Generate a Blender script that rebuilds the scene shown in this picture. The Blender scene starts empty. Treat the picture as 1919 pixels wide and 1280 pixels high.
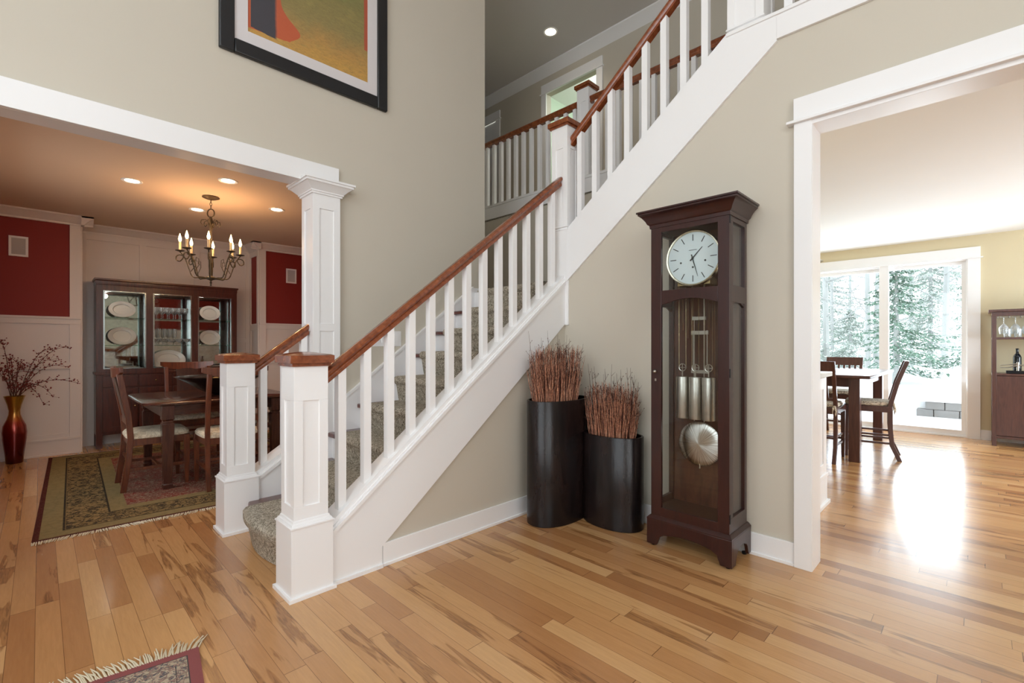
import bpy, bmesh, math, random
from mathutils import Vector, Matrix
R = math.radians
PI = math.pi
random.seed(7)
S = bpy.context.scene
COL = S.collection

# ------------------------------------------------------------------ camera, world, lights, exposure
cd = bpy.data.cameras.new('camera'); cam = bpy.data.objects.new('camera', cd); COL.objects.link(cam)
cam.location = (0, 0, 1.25); cam.rotation_euler = (R(90), 0, R(44.84 - 90))
cd.sensor_width = 36; cd.lens = 36 * 880 / 1919; cd.shift_y = 8 / 1919; cd.clip_end = 300; cd.clip_start = .05
S.camera = cam
S.view_settings.view_transform = 'Standard'; S.view_settings.look = 'None'
S.view_settings.gamma = 1; S.view_settings.use_curve_mapping = False
S.view_settings.exposure = -0.11
S.cycles.use_denoising = True
S.cycles.max_bounces = 10; S.cycles.diffuse_bounces = 5; S.cycles.glossy_bounces = 5
S.cycles.transmission_bounces = 8; S.cycles.transparent_max_bounces = 24
S.cycles.sample_clamp_indirect = 6
S.cycles.caustics_reflective = False; S.cycles.caustics_refractive = False
W = bpy.data.worlds.new('world'); S.world = W; W.use_nodes = True
bg = W.node_tree.nodes['Background']; bg.inputs[0].default_value = (.90, .95, 1, 1); bg.inputs[1].default_value = 3.6

def area(name, loc, rot, sx, sy, power, col=(1, 1, 1), spread=180):
    l = bpy.data.lights.new(name, 'AREA'); l.shape = 'RECTANGLE'; l.size = sx; l.size_y = sy
    l.energy = power; l.color = col; l.spread = R(spread)
    o = bpy.data.objects.new(name, l); COL.objects.link(o); o.location = loc; o.rotation_euler = rot
    return o
def point(name, loc, power, col=(1, .8, .55), r=.03):
    l = bpy.data.lights.new(name, 'POINT'); l.energy = power; l.color = col; l.shadow_soft_size = r
    o = bpy.data.objects.new(name, l); COL.objects.link(o); o.location = loc
    return o
# area lights added to strengthen daylight at the foyer windows behind the camera, the dining room window and the kitchen windows
area('foyer_daylight_west', (-2.46, .4, 3.1), (0, R(-90), 0), 3.6, 3.4, 52, (.93, .96, 1))
area('foyer_daylight_south', (-.7, -3.06, 2.9), (R(90), 0, 0), 2.8, 3.8, 42, (1, .97, .93))
area('dining_daylight', (-.74, 5.3, 1.5), (0, R(-90), 0), 1.6, 1.5, 7, (.95, .93, .95))
area('kitchen_ceiling_fill_south', (6.2, -3.66, 1.5), (R(125), 0, 0), 3.6, 1.9, 350, (.78, .89, 1))  # added area light, tilted up to brighten the kitchen ceiling
area('kitchen_ceiling_fill_door', (9.10, 1.0, 1.2), (0, R(115), 0), 2.0, 1.7, 80, (.78, .90, 1))  # added at the sliding door, also tilted up at the ceiling
area('gallery_fill', (5.0, -3.0, 4.5), (R(90), 0, 0), 1.0, 1.2, 10, (1, .97, .93))  # area light added inside the solid end wall to brighten the hall
sun = bpy.data.lights.new('sun', 'SUN'); sun.energy = 2.0; sun.angle = R(1.5); sun.color = (1, .95, .88)
so = bpy.data.objects.new('sun', sun); COL.objects.link(so); so.rotation_euler = (R(62), 0, R(25))

# ------------------------------------------------------------------ node helpers and materials
def lin(c):
    return tuple(((v / 255) / 12.92 if v <= 10 else (((v / 255) + .055) / 1.055) ** 2.4) for v in c) + (1,)
class NG:
    def __init__(s, name):
        s.m = bpy.data.materials.new(name); s.m.use_nodes = True; s.t = s.m.node_tree
        s.b = s.t.nodes['Principled BSDF']
    def n(s, typ, **kw):
        x = s.t.nodes.new(typ)
        for k, v in kw.items(): setattr(x, k, v)
        return x
    def put(s, sock, v):
        if isinstance(v, bpy.types.NodeSocket): s.t.links.new(v, sock)
        elif v is not None: sock.default_value = v
    def ma(s, op, *a):
        x = s.n('ShaderNodeMath', operation=op)
        for i, v in enumerate(a): s.put(x.inputs[i], v)
        return x.outputs[0]
    def vec(s, x=0, y=0, z=0):
        n = s.n('ShaderNodeCombineXYZ')
        for i, v in enumerate((x, y, z)): s.put(n.inputs[i], v)
        return n.outputs[0]
    def xyz(s, kind='Object'):
        tc = s.n('ShaderNodeTexCoord'); sp = s.n('ShaderNodeSeparateXYZ'); s.t.links.new(tc.outputs[kind], sp.inputs[0])
        return sp.outputs[0], sp.outputs[1], sp.outputs[2]
    def coord(s, kind='Object', scale=(1, 1, 1)):
        tc = s.n('ShaderNodeTexCoord'); mp = s.n('ShaderNodeMapping'); s.t.links.new(tc.outputs[kind], mp.inputs[0])
        mp.inputs['Scale'].default_value = scale
        return mp.outputs[0]
    def noise(s, v, scale=5, detail=3, rough=.5, dist=0):
        x = s.n('ShaderNodeTexNoise'); s.put(x.inputs['Vector'], v)
        x.inputs['Scale'].default_value = scale; x.inputs['Detail'].default_value = detail
        x.inputs['Roughness'].default_value = rough; x.inputs['Distortion'].default_value = dist
        return x.outputs[0]
    def white(s, v):
        x = s.n('ShaderNodeTexWhiteNoise', noise_dimensions='3D'); s.put(x.inputs['Vector'], v)
        sp = s.n('ShaderNodeSeparateColor'); s.t.links.new(x.outputs['Color'], sp.inputs[0])
        return sp.outputs[0], sp.outputs[1], sp.outputs[2]
    def ramp(s, f, stops, interp='LINEAR'):
        x = s.n('ShaderNodeValToRGB'); s.put(x.inputs[0], f); e = x.color_ramp.elements; x.color_ramp.interpolation = interp
        while len(e) < len(stops): e.new(.5)
        for i, (p, c) in enumerate(stops): e[i].position = p; e[i].color = lin(c) if max(c) > 1 else tuple(c) + (1,)
        return x.outputs[0]
    def mix(s, f, a, b, mode='MIX'):
        x = s.n('ShaderNodeMix', data_type='RGBA', blend_type=mode)
        s.put(x.inputs[0], f)
        s.put(x.inputs[6], a if isinstance(a, bpy.types.NodeSocket) else lin(a))
        s.put(x.inputs[7], b if isinstance(b, bpy.types.NodeSocket) else lin(b))
        return x.outputs[2]
    def bump(s, h, strength=.2, dist=.01):
        x = s.n('ShaderNodeBump'); s.put(x.inputs['Height'], h); x.inputs['Strength'].default_value = strength
        x.inputs['Distance'].default_value = dist; s.t.links.new(x.outputs[0], s.b.inputs['Normal'])
    def fin(s, col=None, rough=.5, metal=0, coat=0, spec=None):
        if col is not None: s.put(s.b.inputs['Base Color'], col if isinstance(col, bpy.types.NodeSocket) else lin(col))
        s.put(s.b.inputs['Roughness'], rough); s.b.inputs['Metallic'].default_value = metal
        s.b.inputs['Coat Weight'].default_value = coat; s.b.inputs['Coat Roughness'].default_value = .13
        if spec is not None: s.b.inputs['Specular IOR Level'].default_value = spec
        return s.m
def paint(name, c, rough=.5, var=.03, bump=.04, scale=60):
    g = NG(name); v = g.coord()
    n = g.noise(v, scale, 3)
    c2 = tuple(max(0, x * (1 - var)) for x in c)
    g.bump(n, bump, .002)
    return g.fin(g.mix(g.noise(v, 1.5, 2), c, c2), rough)
def wood(name, c, c2, rough=.35, coat=.3, scale=(14, 14, 1.5), k=1.0):
    g = NG(name); v = g.coord(scale=scale)
    n = g.noise(v, 3.5 * k, 4, .6, .6)
    col = g.ramp(n, [(.3, c2), (.7, c)])
    g.bump(n, .04, .002)
    return g.fin(col, rough, coat=coat)
def metal(name, c, rough=.3, m=1.0):
    g = NG(name); n = g.noise(g.coord(), 40, 2)
    return g.fin(g.mix(n, c, tuple(x * .85 for x in c)), g.ma('MULTIPLY_ADD', n, .1, rough - .05), m)
def emis(name, c, st):
    g = NG(name); g.b.inputs['Emission Color'].default_value = lin(c); g.b.inputs['Emission Strength'].default_value = st
    return g.fin(g.mix(g.noise(g.coord(), 3), c, c), .5)
def glass(name, tint=(245, 250, 250), ior=1.45):
    g = NG(name); t = g.t; t.nodes.remove(g.b)
    tr = g.n('ShaderNodeBsdfTransparent'); tr.inputs[0].default_value = lin(tint)
    gl = g.n('ShaderNodeBsdfGlossy'); gl.inputs['Roughness'].default_value = .02
    fr = g.n('ShaderNodeLayerWeight'); k = g.ma('MULTIPLY_ADD', g.ma('POWER', fr.outputs[1], 5.0), .9, .035)
    mx = g.n('ShaderNodeMixShader'); t.links.new(k, mx.inputs[0]); t.links.new(tr.outputs[0], mx.inputs[1]); t.links.new(gl.outputs[0], mx.inputs[2])
    t.links.new(mx.outputs[0], t.nodes['Material Output'].inputs[0])
    return g.m

def floor_mat():
    g = NG('plank_floor'); x, y, z = g.xyz('Object')
    u = g.ma('DIVIDE', g.ma('ADD', x, 50 * .0835 + .0155), .0835); i = g.ma('FLOOR', u); fu = g.ma('FRACT', u)
    r1, r2, r3 = g.white(g.vec(i, 3.3, 0))
    v = g.ma('DIVIDE', g.ma('ADD', y, g.ma('MULTIPLY', r1, 9)), g.ma('MULTIPLY_ADD', r2, .5, .75)); j = g.ma('FLOOR', v); fv = g.ma('FRACT', v)
    a, b, c = g.white(g.vec(i, j, 7.7))
    base = g.ramp(a, [(0, (164, 114, 70)), (.06, (176, 124, 78)), (.2, (190, 139, 90)), (.5, (200, 150, 98)), (.8, (207, 159, 106)), (1, (212, 167, 116))])
    off = g.ma('MULTIPLY', b, 60)
    grain = g.noise(g.vec(g.ma('MULTIPLY', x, 40), g.ma('MULTIPLY_ADD', y, 3, off), off), 2.2, 5, .65, .4)
    col = g.mix(g.ma('MULTIPLY', g.ramp(grain, [(.35, (1., 1., 1.)), (.68, (0., 0., 0.))]), .30), base, g.mix(.5, base, (110, 66, 34)))
    # dark heartwood figure on part of the boards
    st = g.noise(g.vec(g.ma('ADD', g.ma('MULTIPLY', x, 16), off), g.ma('MULTIPLY_ADD', y, 1.6, off), off), 1.0, 3, .55, .6)
    m = g.ma('MULTIPLY', g.ramp(st, [(.52, (0., 0., 0.)), (.56, (1., 1., 1.))]), g.ramp(c, [(.66, (0., 0., 0.)), (.70, (1., 1., 1.))]))
    rings = g.noise(g.vec(g.ma('ADD', g.ma('MULTIPLY', x, 60), off), g.ma('MULTIPLY_ADD', y, 5, off), off), 1.6, 2, .5, 1.5)
    dark = g.ramp(rings, [(.35, (104, 66, 36)), (.6, (156, 106, 62))])
    col = g.mix(g.ma('MULTIPLY', m, .7), col, dark)
    gap = g.ma('MAXIMUM', g.ma('LESS_THAN', fu, .022), g.ma('LESS_THAN', fv, .0028))
    col = g.mix(g.ma('MULTIPLY', gap, .7), col, (78, 46, 26))
    g.bump(g.ma('SUBTRACT', g.ma('MULTIPLY', grain, .12), gap), .18, .0015)
    return g.fin(col, g.ma('MULTIPLY_ADD', grain, .10, .20), coat=.25)

def rug_mat(name, hx, hy, bands, orn, field):
    g = NG(name); x, y, z = g.xyz('Object'); ax = g.ma('ABSOLUTE', x); ay = g.ma('ABSOLUTE', y)
    d = g.ma('MINIMUM', g.ma('SUBTRACT', hx, ax), g.ma('SUBTRACT', hy, ay))
    base = g.ramp(d, bands, 'CONSTANT')
    P = g.vec(ax, ay, 0)
    n1 = g.noise(P, orn[0], 3, .6, 1.2); n2 = g.noise(P, orn[0] * 2.3, 2, .5, 2.0)
    n3 = g.noise(P, orn[0] * .45, 2, .5, .8)
    vor = g.n('ShaderNodeTexVoronoi', feature='DISTANCE_TO_EDGE'); g.t.links.new(P, vor.inputs['Vector']); vor.inputs['Scale'].default_value = orn[0] * .8
    inb = g.ramp(d, orn[1], 'CONSTANT')          # strength of ornament
    dk = g.ma('MULTIPLY', inb, g.ramp(n1, [(.50, (0., 0., 0.)), (.54, (1., 1., 1.))]))
    col = g.mix(dk, base, orn[2])
    ed = g.ma('MULTIPLY', inb, g.ramp(vor.outputs['Distance'], [(.04, (1., 1., 1.)), (.07, (0., 0., 0.))]))
    col = g.mix(g.ma('MULTIPLY', ed, .8), col, orn[3])
    lt = g.ma('MULTIPLY', inb, g.ramp(n2, [(.56, (0., 0., 0.)), (.60, (1., 1., 1.))]))
    col = g.mix(g.ma('MULTIPLY', lt, .8), col, orn[4])
    inf = g.ramp(d, field[0], 'CONSTANT')
    f1 = g.ma('MULTIPLY', inf, g.ramp(n3, [(.50, (0., 0., 0.)), (.53, (1., 1., 1.))]))
    col = g.mix(g.ma('MULTIPLY', f1, .7), col, field[1])
    f2 = g.ma('MULTIPLY', inf, g.ramp(n2, [(.52, (0., 0., 0.)), (.57, (1., 1., 1.))]))
    col = g.mix(g.ma('MULTIPLY', f2, .7), col, field[2])
    fine = g.noise(g.coord(scale=(1, 6, 1)), 260, 2)
    col = g.mix(g.ma('MULTIPLY', fine, .35), col, (60, 50, 38))
    g.bump(fine, .5, .003)
    return g.fin(col, .95, spec=.1)

WALL = paint('beige_wall_paint', (204, 196, 181), .6)
KWALL = paint('tan_kitchen_paint', (214, 200, 166), .6)
RED = paint('deep_red_paint', (138, 38, 30), .65)
WHITE = paint('white_trim_paint', (241, 240, 240), .32, .015, .02)
WAINS = paint('white_wainscot_paint', (226, 218, 212), .4, .02, .02)
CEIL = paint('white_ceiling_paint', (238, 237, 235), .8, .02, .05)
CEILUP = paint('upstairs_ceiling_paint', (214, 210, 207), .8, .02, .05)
GREEN = paint('pale_green_paint', (206, 222, 205), .6)
FLOOR = floor_mat()
CHERRY = wood('cherry_handrail_wood', (148, 80, 44), (108, 52, 27), .22, .5, (8, 8, 8))
TREADW = wood('dark_tread_wood', (110, 52, 38), (80, 36, 28), .25, .4)
CLOCKW = wood('mahogany_clock_wood', (56, 23, 20), (42, 17, 16), .3, .15, (10, 10, 1.5))
CABW = wood('mahogany_cabinet_wood', (88, 42, 30), (60, 28, 22), .3, .3)
CHAIRW = wood('walnut_chair_wood', (118, 60, 34), (76, 36, 22), .3, .35)
TABLEL = wood('dark_walnut_leg_wood', (86, 48, 36), (58, 30, 24), .25, .3)
TABLEW = wood('dark_walnut_table_wood', (92, 52, 38), (60, 32, 24), .22, .4, (2, 14, 14))
KITW = wood('espresso_wood', (92, 56, 46), (70, 40, 34), .35, .2)
NICKEL = metal('brushed_nickel', (196, 190, 180), .36)
BRASS = metal('pale_brass', (206, 186, 140), .25)
IRON = metal('bronze_iron', (84, 72, 54), .5, .7)
BLACKM = metal('black_metal', (25, 25, 28), .4, .5)
GLASS = glass('clear_glass', (250, 252, 252)); SHELFG = glass('shelf_glass', (220, 240, 232))
PORC = paint('white_porcelain', (236, 232, 226), .12, .01, 0)
MIRROR = metal('mirror_silver', (225, 235, 230), .03)
def crystal():
    g = NG('cut_crystal'); t = g.t; t.nodes.remove(g.b)
    tr = g.n('ShaderNodeBsdfTransparent'); tr.inputs[0].default_value = (.97, .98, .98, 1)
    gl = g.n('ShaderNodeBsdfPrincipled'); gl.inputs['Base Color'].default_value = (.9, .93, .95, 1); gl.inputs['Roughness'].default_value = .08; gl.inputs['Metallic'].default_value = .35
    lw = g.n('ShaderNodeLayerWeight'); lw.inputs[0].default_value = .5
    k = g.ma('MULTIPLY_ADD', lw.outputs[1], .75, .12)
    mx = g.n('ShaderNodeMixShader'); t.links.new(k, mx.inputs[0]); t.links.new(tr.outputs[0], mx.inputs[1]); t.links.new(gl.outputs[0], mx.inputs[2])
    t.links.new(mx.outputs[0], t.nodes['Material Output'].inputs[0]); return g.m
CRYSTAL = crystal()
def carpet():
    g = NG('speckled_wool_carpet'); v = g.coord()
    n = g.noise(v, 140, 2, .6); n2 = g.noise(v, 55, 3, .7, 1)
    c = g.ramp(n2, [(.32, (128, 118, 104)), (.46, (186, 176, 158)), (.6, (222, 213, 196))])
    c = g.mix(g.ramp(n, [(.52, (0., 0., 0.)), (.62, (.8, .8, .8))]), c, (110, 98, 84))
    g.bump(g.ma('ADD', n, n2), 1.0, .012)
    return g.fin(c, .95, spec=.05)
CARPET = carpet()
def fabric():
    g = NG('cream_patterned_fabric'); v = g.coord(scale=(1, 1, 1))
    n = g.noise(v, 45, 2, .5, 1.5)
    return g.fin(g.ramp(n, [(.45, (226, 214, 190)), (.55, (196, 182, 156))]), .9)
FABRIC = fabric()
def cushionm():
    g = NG('brown_and_cream_cushion_fabric'); n = g.noise(g.coord(), 14, 2, .5, 2)
    return g.fin(g.ramp(n, [(.46, (226, 216, 196)), (.5, (90, 66, 50)), (.55, (222, 210, 190))]), .9)
CUSH = cushionm()
def lacquer():
    g = NG('black_brown_lacquer'); v = g.coord(scale=(3, 3, .8))
    n = g.noise(v, 2.5, 5, .7, .5)
    g.bump(g.noise(g.coord(scale=(6, 6, 1.5)), 4, 3), .12, .01)
    return g.fin(g.ramp(n, [(.35, (16, 14, 15)), (.65, (38, 26, 24))]), .26, coat=.0, spec=.35)
LACQ = lacquer()
def vasem():
    g = NG('gold_to_copper_glaze'); x, y, z = g.xyz()
    n = g.noise(g.coord(), 8, 3)
    h = g.ma('ADD', z, g.ma('MULTIPLY', n, .05))
    c = g.ramp(h, [(.0, (70, 14, 16)), (.30, (122, 34, 34)), (.46, (160, 60, 40)), (.54, (196, 138, 60)), (.66, (176, 138, 50))])
    return g.fin(c, .25, .75, .5)
VASE = vasem()
def twig_mat():
    g = NG('copper_twig_bark'); n = g.noise(g.coord(scale=(70, 70, 2.5)), 4, 3, .7); x, y, z = g.xyz()
    n2 = g.noise(g.coord(scale=(8, 8, 60)), 4, 2)
    c = g.ramp(n, [(.38, (104, 60, 48)), (.5, (186, 118, 86)), (.62, (232, 176, 142))])
    return g.fin(g.mix(g.ma('MULTIPLY', g.ramp(n2, [(.45, (0., 0., 0.)), (.6, (1., 1., 1.))]), .5), c, (84, 46, 40)), .6)
TWIG = twig_mat()
TWIGD = paint('dark_twig_bark', (84, 50, 40), .8)
BERRY = paint('dark_red_berry', (120, 28, 30), .4)
SNOW = paint('snow', (244, 247, 250), .8, .02, .1, 8)
STONE = paint('grey_stone_block', (150, 150, 152), .8, .25, .4, 20)
BARK = paint('haze_paled_grey_bark', (186, 190, 190), .9, .2, .3, 12)  # bark lightened, the outdoor haze is put into its colour
NEEDLE = paint('haze_paled_blue_green_needles', (134, 172, 152), .8, .4, .2, 4)  # needle colour paled to carry the washed-out haze
NEEDLE2 = paint('far_haze_grey_green_needles', (190, 204, 196), .8, .2, .2, 4)  # paler and greyer again, haze on the farther trees
FRINGE = paint('cream_cotton_fringe', (222, 210, 184), .9)

# ------------------------------------------------------------------ mesh building
def world_of(o):
    m = o.matrix_basis.copy()
    while o.parent: o = o.parent; m = o.matrix_basis @ m
    return m
class M:
    count = 0
    def __init__(s): s.v = []; s.f = []; M.count += 1
    def add(s, vs, fs):
        b = len(s.v); s.v += [tuple(v) for v in vs]; s.f += [tuple(b + i for i in f) for f in fs]; return s
    def box(s, x0, x1, y0, y1, z0, z1):
        e = .00009 * ((len(s.v) // 8) % 7) + .00005 * (M.count % 3)       # neighbouring pieces never share a plane exactly
        x0, x1 = min(x0, x1) - e, max(x0, x1) + e; y0, y1 = min(y0, y1) - e, max(y0, y1) + e; z0, z1 = min(z0, z1) - e, max(z0, z1) + e
        return s.add([(x0, y0, z0), (x1, y0, z0), (x1, y1, z0), (x0, y1, z0), (x0, y0, z1), (x1, y0, z1), (x1, y1, z1), (x0, y1, z1)],
                     [(0, 3, 2, 1), (4, 5, 6, 7), (0, 1, 5, 4), (1, 2, 6, 5), (2, 3, 7, 6), (3, 0, 4, 7)])
    def cbox(s, cx, cy, cz, sx, sy, sz): return s.box(cx - sx / 2, cx + sx / 2, cy - sy / 2, cy + sy / 2, cz - sz / 2, cz + sz / 2)
    def prism(s, poly, ax, a, b):
        """poly in the two axes other than ax (order x,y,z), extruded from a to b along ax"""
        def P(p, q): return {'x': (q, p[0], p[1]), 'y': (p[0], q, p[1]), 'z': (p[0], p[1], q)}[ax]
        n = len(poly)
        return s.add([P(p, a) for p in poly] + [P(p, b) for p in poly],
                     [tuple(range(n))[::-1], tuple(range(n, 2 * n))] + [(i, (i + 1) % n, n + (i + 1) % n, n + i) for i in range(n)])
    def loft(s, rings, cap=True, close=True):
        n = len(rings[0]); fs = []
        for k in range(len(rings) - 1):
            for i in range(n if close else n - 1):
                j = (i + 1) % n; fs.append((k * n + i, k * n + j, (k + 1) * n + j, (k + 1) * n + i))
        if cap: fs += [tuple(range(n))[::-1], tuple((len(rings) - 1) * n + i for i in range(n))]
        return s.add([v for r in rings for v in r], fs)
    def lathe(s, prof, c=(0, 0, 0), n=24, sx=1, sy=1, cap=True):
        return s.loft([[(c[0] + r * sx * math.cos(2 * PI * i / n), c[1] + r * sy * math.sin(2 * PI * i / n), c[2] + z) for i in range(n)] for r, z in prof], cap)
    def tube(s, pts, r, n=6):
        pts = [Vector(p) for p in pts]; rs = r if isinstance(r, (list, tuple)) else [r] * len(pts); rings = []
        up = None
        for i, p in enumerate(pts):
            t = (pts[min(i + 1, len(pts) - 1)] - pts[max(i - 1, 0)])
            if t.length < 1e-9: t = Vector((0, 0, 1))
            t.normalize()
            if up is None: up = Vector((0, 0, 1)) if abs(t.z) < .9 else Vector((1, 0, 0))
            a = t.cross(up)
            if a.length < 1e-6: a = t.orthogonal()
            a.normalize(); b = a.cross(t).normalized(); up = b
            rings.append([tuple(p + (a * math.cos(2 * PI * k / n) + b * math.sin(2 * PI * k / n)) * rs[i]) for k in range(n)])
        return s.loft(rings)
    def disc(s, c, axis, r, h, n=32):
        c = Vector(c); a = Vector(axis).normalized(); return s.tube([c - a * h / 2, c + a * h / 2], r, n)
    def ball(s, c, r, n=8, m=6, sz=1):
        return s.lathe([(max(1e-4, r * math.sin(PI * k / m)), -r * sz * math.cos(PI * k / m)) for k in range(m + 1)], c, n)
    def xf(s, mat):
        s.v = [tuple(mat @ Vector(v)) for v in s.v]; return s
    def build(s, name, mat, parent=None, local=False, bevel=0, smooth=True, **props):
        vs = s.v
        if parent is not None and not local:
            inv = world_of(parent).inverted(); vs = [tuple(inv @ Vector(v)) for v in vs]
        me = bpy.data.meshes.new(name); me.from_pydata(vs, [], s.f); me.update()
        bm = bmesh.new(); bm.from_mesh(me); bmesh.ops.recalc_face_normals(bm, faces=bm.faces)
        if smooth:
            for f in bm.faces: f.smooth = True
            for e in bm.edges:
                if len(e.link_faces) == 2 and e.calc_face_angle(0) > R(38): e.smooth = False
        bm.to_mesh(me); bm.free()
        me.materials.append(mat)
        o = bpy.data.objects.new(name, me); COL.objects.link(o)
        if parent is not None: o.parent = parent
        if bevel:
            b = o.modifiers.new('bevel', 'BEVEL'); b.width = bevel; b.segments = 2; b.limit_method = 'ANGLE'; b.angle_limit = R(40)
        for k, v in props.items(): o[k] = v
        return o
def thing(name, label, cat, loc=(0, 0, 0), rz=0, group=None):
    o = bpy.data.objects.new(name, None); COL.objects.link(o); o.location = loc; o.rotation_euler = (0, 0, rz); o.empty_display_size = .1
    o['label'] = label; o['category'] = cat
    if group: o['group'] = group
    bpy.context.view_layer.update()
    return o
def tag(o, label, cat, group=None, kind=None):
    o['label'] = label; o['category'] = cat
    if group: o['group'] = group
    if kind: o['kind'] = kind
    return o
def struct(name, m, mat, parent=None, bevel=0):
    o = m.build(name, mat, parent, bevel=bevel)
    if parent is None: o['kind'] = 'structure'
    return o
def copy_tree(o, parent=None):
    c = o.copy(); COL.objects.link(c)
    if parent: c.parent = parent
    for ch in list(o.children): copy_tree(ch, c)
    return c
def dup(o, loc, rz=0, label=None, group=None):
    c = copy_tree(o); c.location = loc; c.rotation_euler = (0, 0, rz)
    if label: c['label'] = label
    if group: c['group'] = group
    return c
def recess(m, axis, pos, out, a0, a1, z0, z1, stile, d=.008):
    """frame of stiles and rails standing d proud of plane (axis=pos) towards out"""
    p0, p1 = sorted((pos, pos + out * d))
    def bx(u0, u1, w0, w1):
        if axis == 'x': m.box(p0, p1, u0, u1, w0, w1)
        else: m.box(u0, u1, p0, p1, w0, w1)
    bx(a0, a0 + stile, z0, z1); bx(a1 - stile, a1, z0, z1); bx(a0 + stile, a1 - stile, z0, z0 + stile); bx(a0 + stile, a1 - stile, z1 - stile, z1)
    return m

# ------------------------------------------------------------------ the room shell
struct('floor', M().box(-2.6, 9.0, -3.7, 8.1, -.15, 0), FLOOR)
H2 = 5.59; F2 = 3.15
X0 = 3.03; YP = 3.545
# wall with the picture and the dining opening
w = M(); w.box(-2.4, -.45, YP, YP + .13, 0, H2); w.box(-.45, 1.58, YP, YP + .13, 2.60, H2); w.box(1.58, 3.174, YP, YP + .13, 0, H2)
struct('wall_left', w, WALL)
# clock wall under the upper flight, with the kitchen opening
w = M(); w.prism([(.664, 0), (2.46, 0), (2.46, 1.60), (2.33, 1.86), (.84, 3.09), (.664, 3.09)], 'x', X0, X0 + .05)
w.box(X0, X0 + .05, -1.35, .664, 2.50, 3.09); w.box(X0 + .05, X0 + .13, -1.35, .664, 2.50, 2.77); w.box(X0, X0 + .05, -3.1, -1.35, 0, 3.09); w.box(X0 + .05, X0 + .13, -3.1, -1.35, 0, 2.77); w.box(X0 + .05, X0 + .13, .664, .99, 0, 2.77)
struct('wall_right', w, WALL)
# triangular wall under the lower flight
w = M(); w.prism([(1.30, 0), (3.03, 0), (3.03, 1.50), (1.40, .20), (1.30, .12)], 'y', 2.405, 2.47)
struct('wall_under_stairs', w, WALL)
# foyer walls behind the camera with window openings
w = M()
for z0, z1, y0, y1 in ((0, .9, -3.1, 3.545), (4.9, H2, -3.1, 3.545), (.9, 4.9, -3.1, -1.4), (.9, 4.9, 2.2, 3.545)): w.box(-2.5, -2.4, y0, y1, z0, z1)
struct('wall_rear', w, WALL)
w = M()
for z0, z1, x0, x1 in ((0, .9, -2.4, 3.16), (4.9, H2, -2.4, 5.7), (.9, 4.9, -2.4, -2.2), (.9, 4.9, .8, 5.7)): w.box(x0, x1, -3.2, -3.1, z0, z1)
struct('wall_front', w, WALL)
def window(name, axis, pos, a0, a1, z0, z1, nx, nz, mat=WHITE):
    m = M(); t = .05
    def bx(m, u0, u1, w0, w1, d=.035):
        if axis == 'x': m.box(pos - d, pos + d, u0, u1, w0, w1)
        else: m.box(u0, u1, pos - d, pos + d, w0, w1)
    for k in range(nx + 1):
        c = a0 + (a1 - a0) * k / nx; bx(m, c - t / 2, c + t / 2, z0, z1)
    for k in range(nz + 1):
        c = z0 + (z1 - z0) * k / nz; bx(m, a0, a1, c - t / 2, c + t / 2)
    o = struct(name, m, mat)
    g = M(); bx(g, a0, a1, z0, z1, .004); g.build('pane', GLASS, o)
    return o
window('window_1', 'x', -2.45, -1.4, 2.2, .9, 4.9, 3, 3)
window('window_2', 'y', -3.15, -2.2, .8, .9, 4.9, 3, 3)
# second floor slab, gallery edge
s = M(); s.box(X0 + .06, 4.40, -3.1, .835, 2.78, F2 - .01); s.box(4.40, 5.58, -3.1, 8.1, 2.78, F2 - .01); s.box(3.175, 4.40, 5.31, 8.0, 2.78, F2 - .01)
struct('floor_upper', s, CARPET)
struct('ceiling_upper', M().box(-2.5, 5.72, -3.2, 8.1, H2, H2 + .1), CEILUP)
struct('ceiling_dining', M().box(-.7, 3.17, YP + .13, 8.05, 2.76, 2.86), paint('lamplight_tinted_ceiling_paint', (222, 198, 172), .85, .02, .05))  # tan tint carries the orange lamplight on this ceiling
struct('ceiling_kitchen', M().box(X0 + .13, 8.98, -3.7, 1.0, 2.735, 2.76).box(4.36, 8.98, 1.0, 2.6, 2.735, 2.76), CEIL)
# hall upstairs: far wall with two doorways
GX = 5.6
w = M()
for y0, y1, z0, z1 in ((-3.2, 3.86, F2, H2), (3.86, 4.80, 5.19, H2), (4.80, 5.95, F2, H2), (5.95, 6.75, 5.19, H2), (6.75, 8.1, F2, H2)): w.box(GX, GX + .1, y0, y1, z0, z1)
struct('wall_gallery', w, WALL)
w = M(); w.box(X0 + .01, 3.174, YP + .13, 8.1, 0, H2); struct('wall_stair_side', w, WALL)
w = M(); w.box(3.174, 4.38, 5.2, 5.3, 1.5, H2); w.box(3.174, GX, 8.0, 8.1, F2, H2); struct('wall_landing_end', w, WALL)
w = M(); w.box(4.38, 4.46, 1.01, 5.2, 0, 2.97); w.box(4.38, 4.46, .84, 1.01, 2.76, 2.97); struct('wall_under_gallery', w, WALL)
# lit room beyond the upstairs door
w = M(); w.box(GX + .1, 7.6, 5.3, 5.4, F2, H2); w.box(GX + .1, 7.6, 2.9, 3.0, F2, H2); w.box(7.6, 7.7, 2.9, 5.4, F2, H2); struct('wall_upstairs_room', w, GREEN)
struct('ceiling_upstairs_room', M().box(GX + .1, 7.7, 2.9, 5.4, H2, H2 + .1), CEIL)
struct('floor_upstairs_room', M().box(GX, 7.7, 2.9, 5.4, F2 - .1, F2 - .01), CARPET)
struct('trim_1', M().prism([(7.6, H2), (7.48, H2), (7.6, H2 - .12)], 'y', 3.0, 5.3), WHITE)
point('upstairs_room_lamp', (6.6, 4.0, 5.3), 32, (.95, 1, .93), .15)
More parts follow.
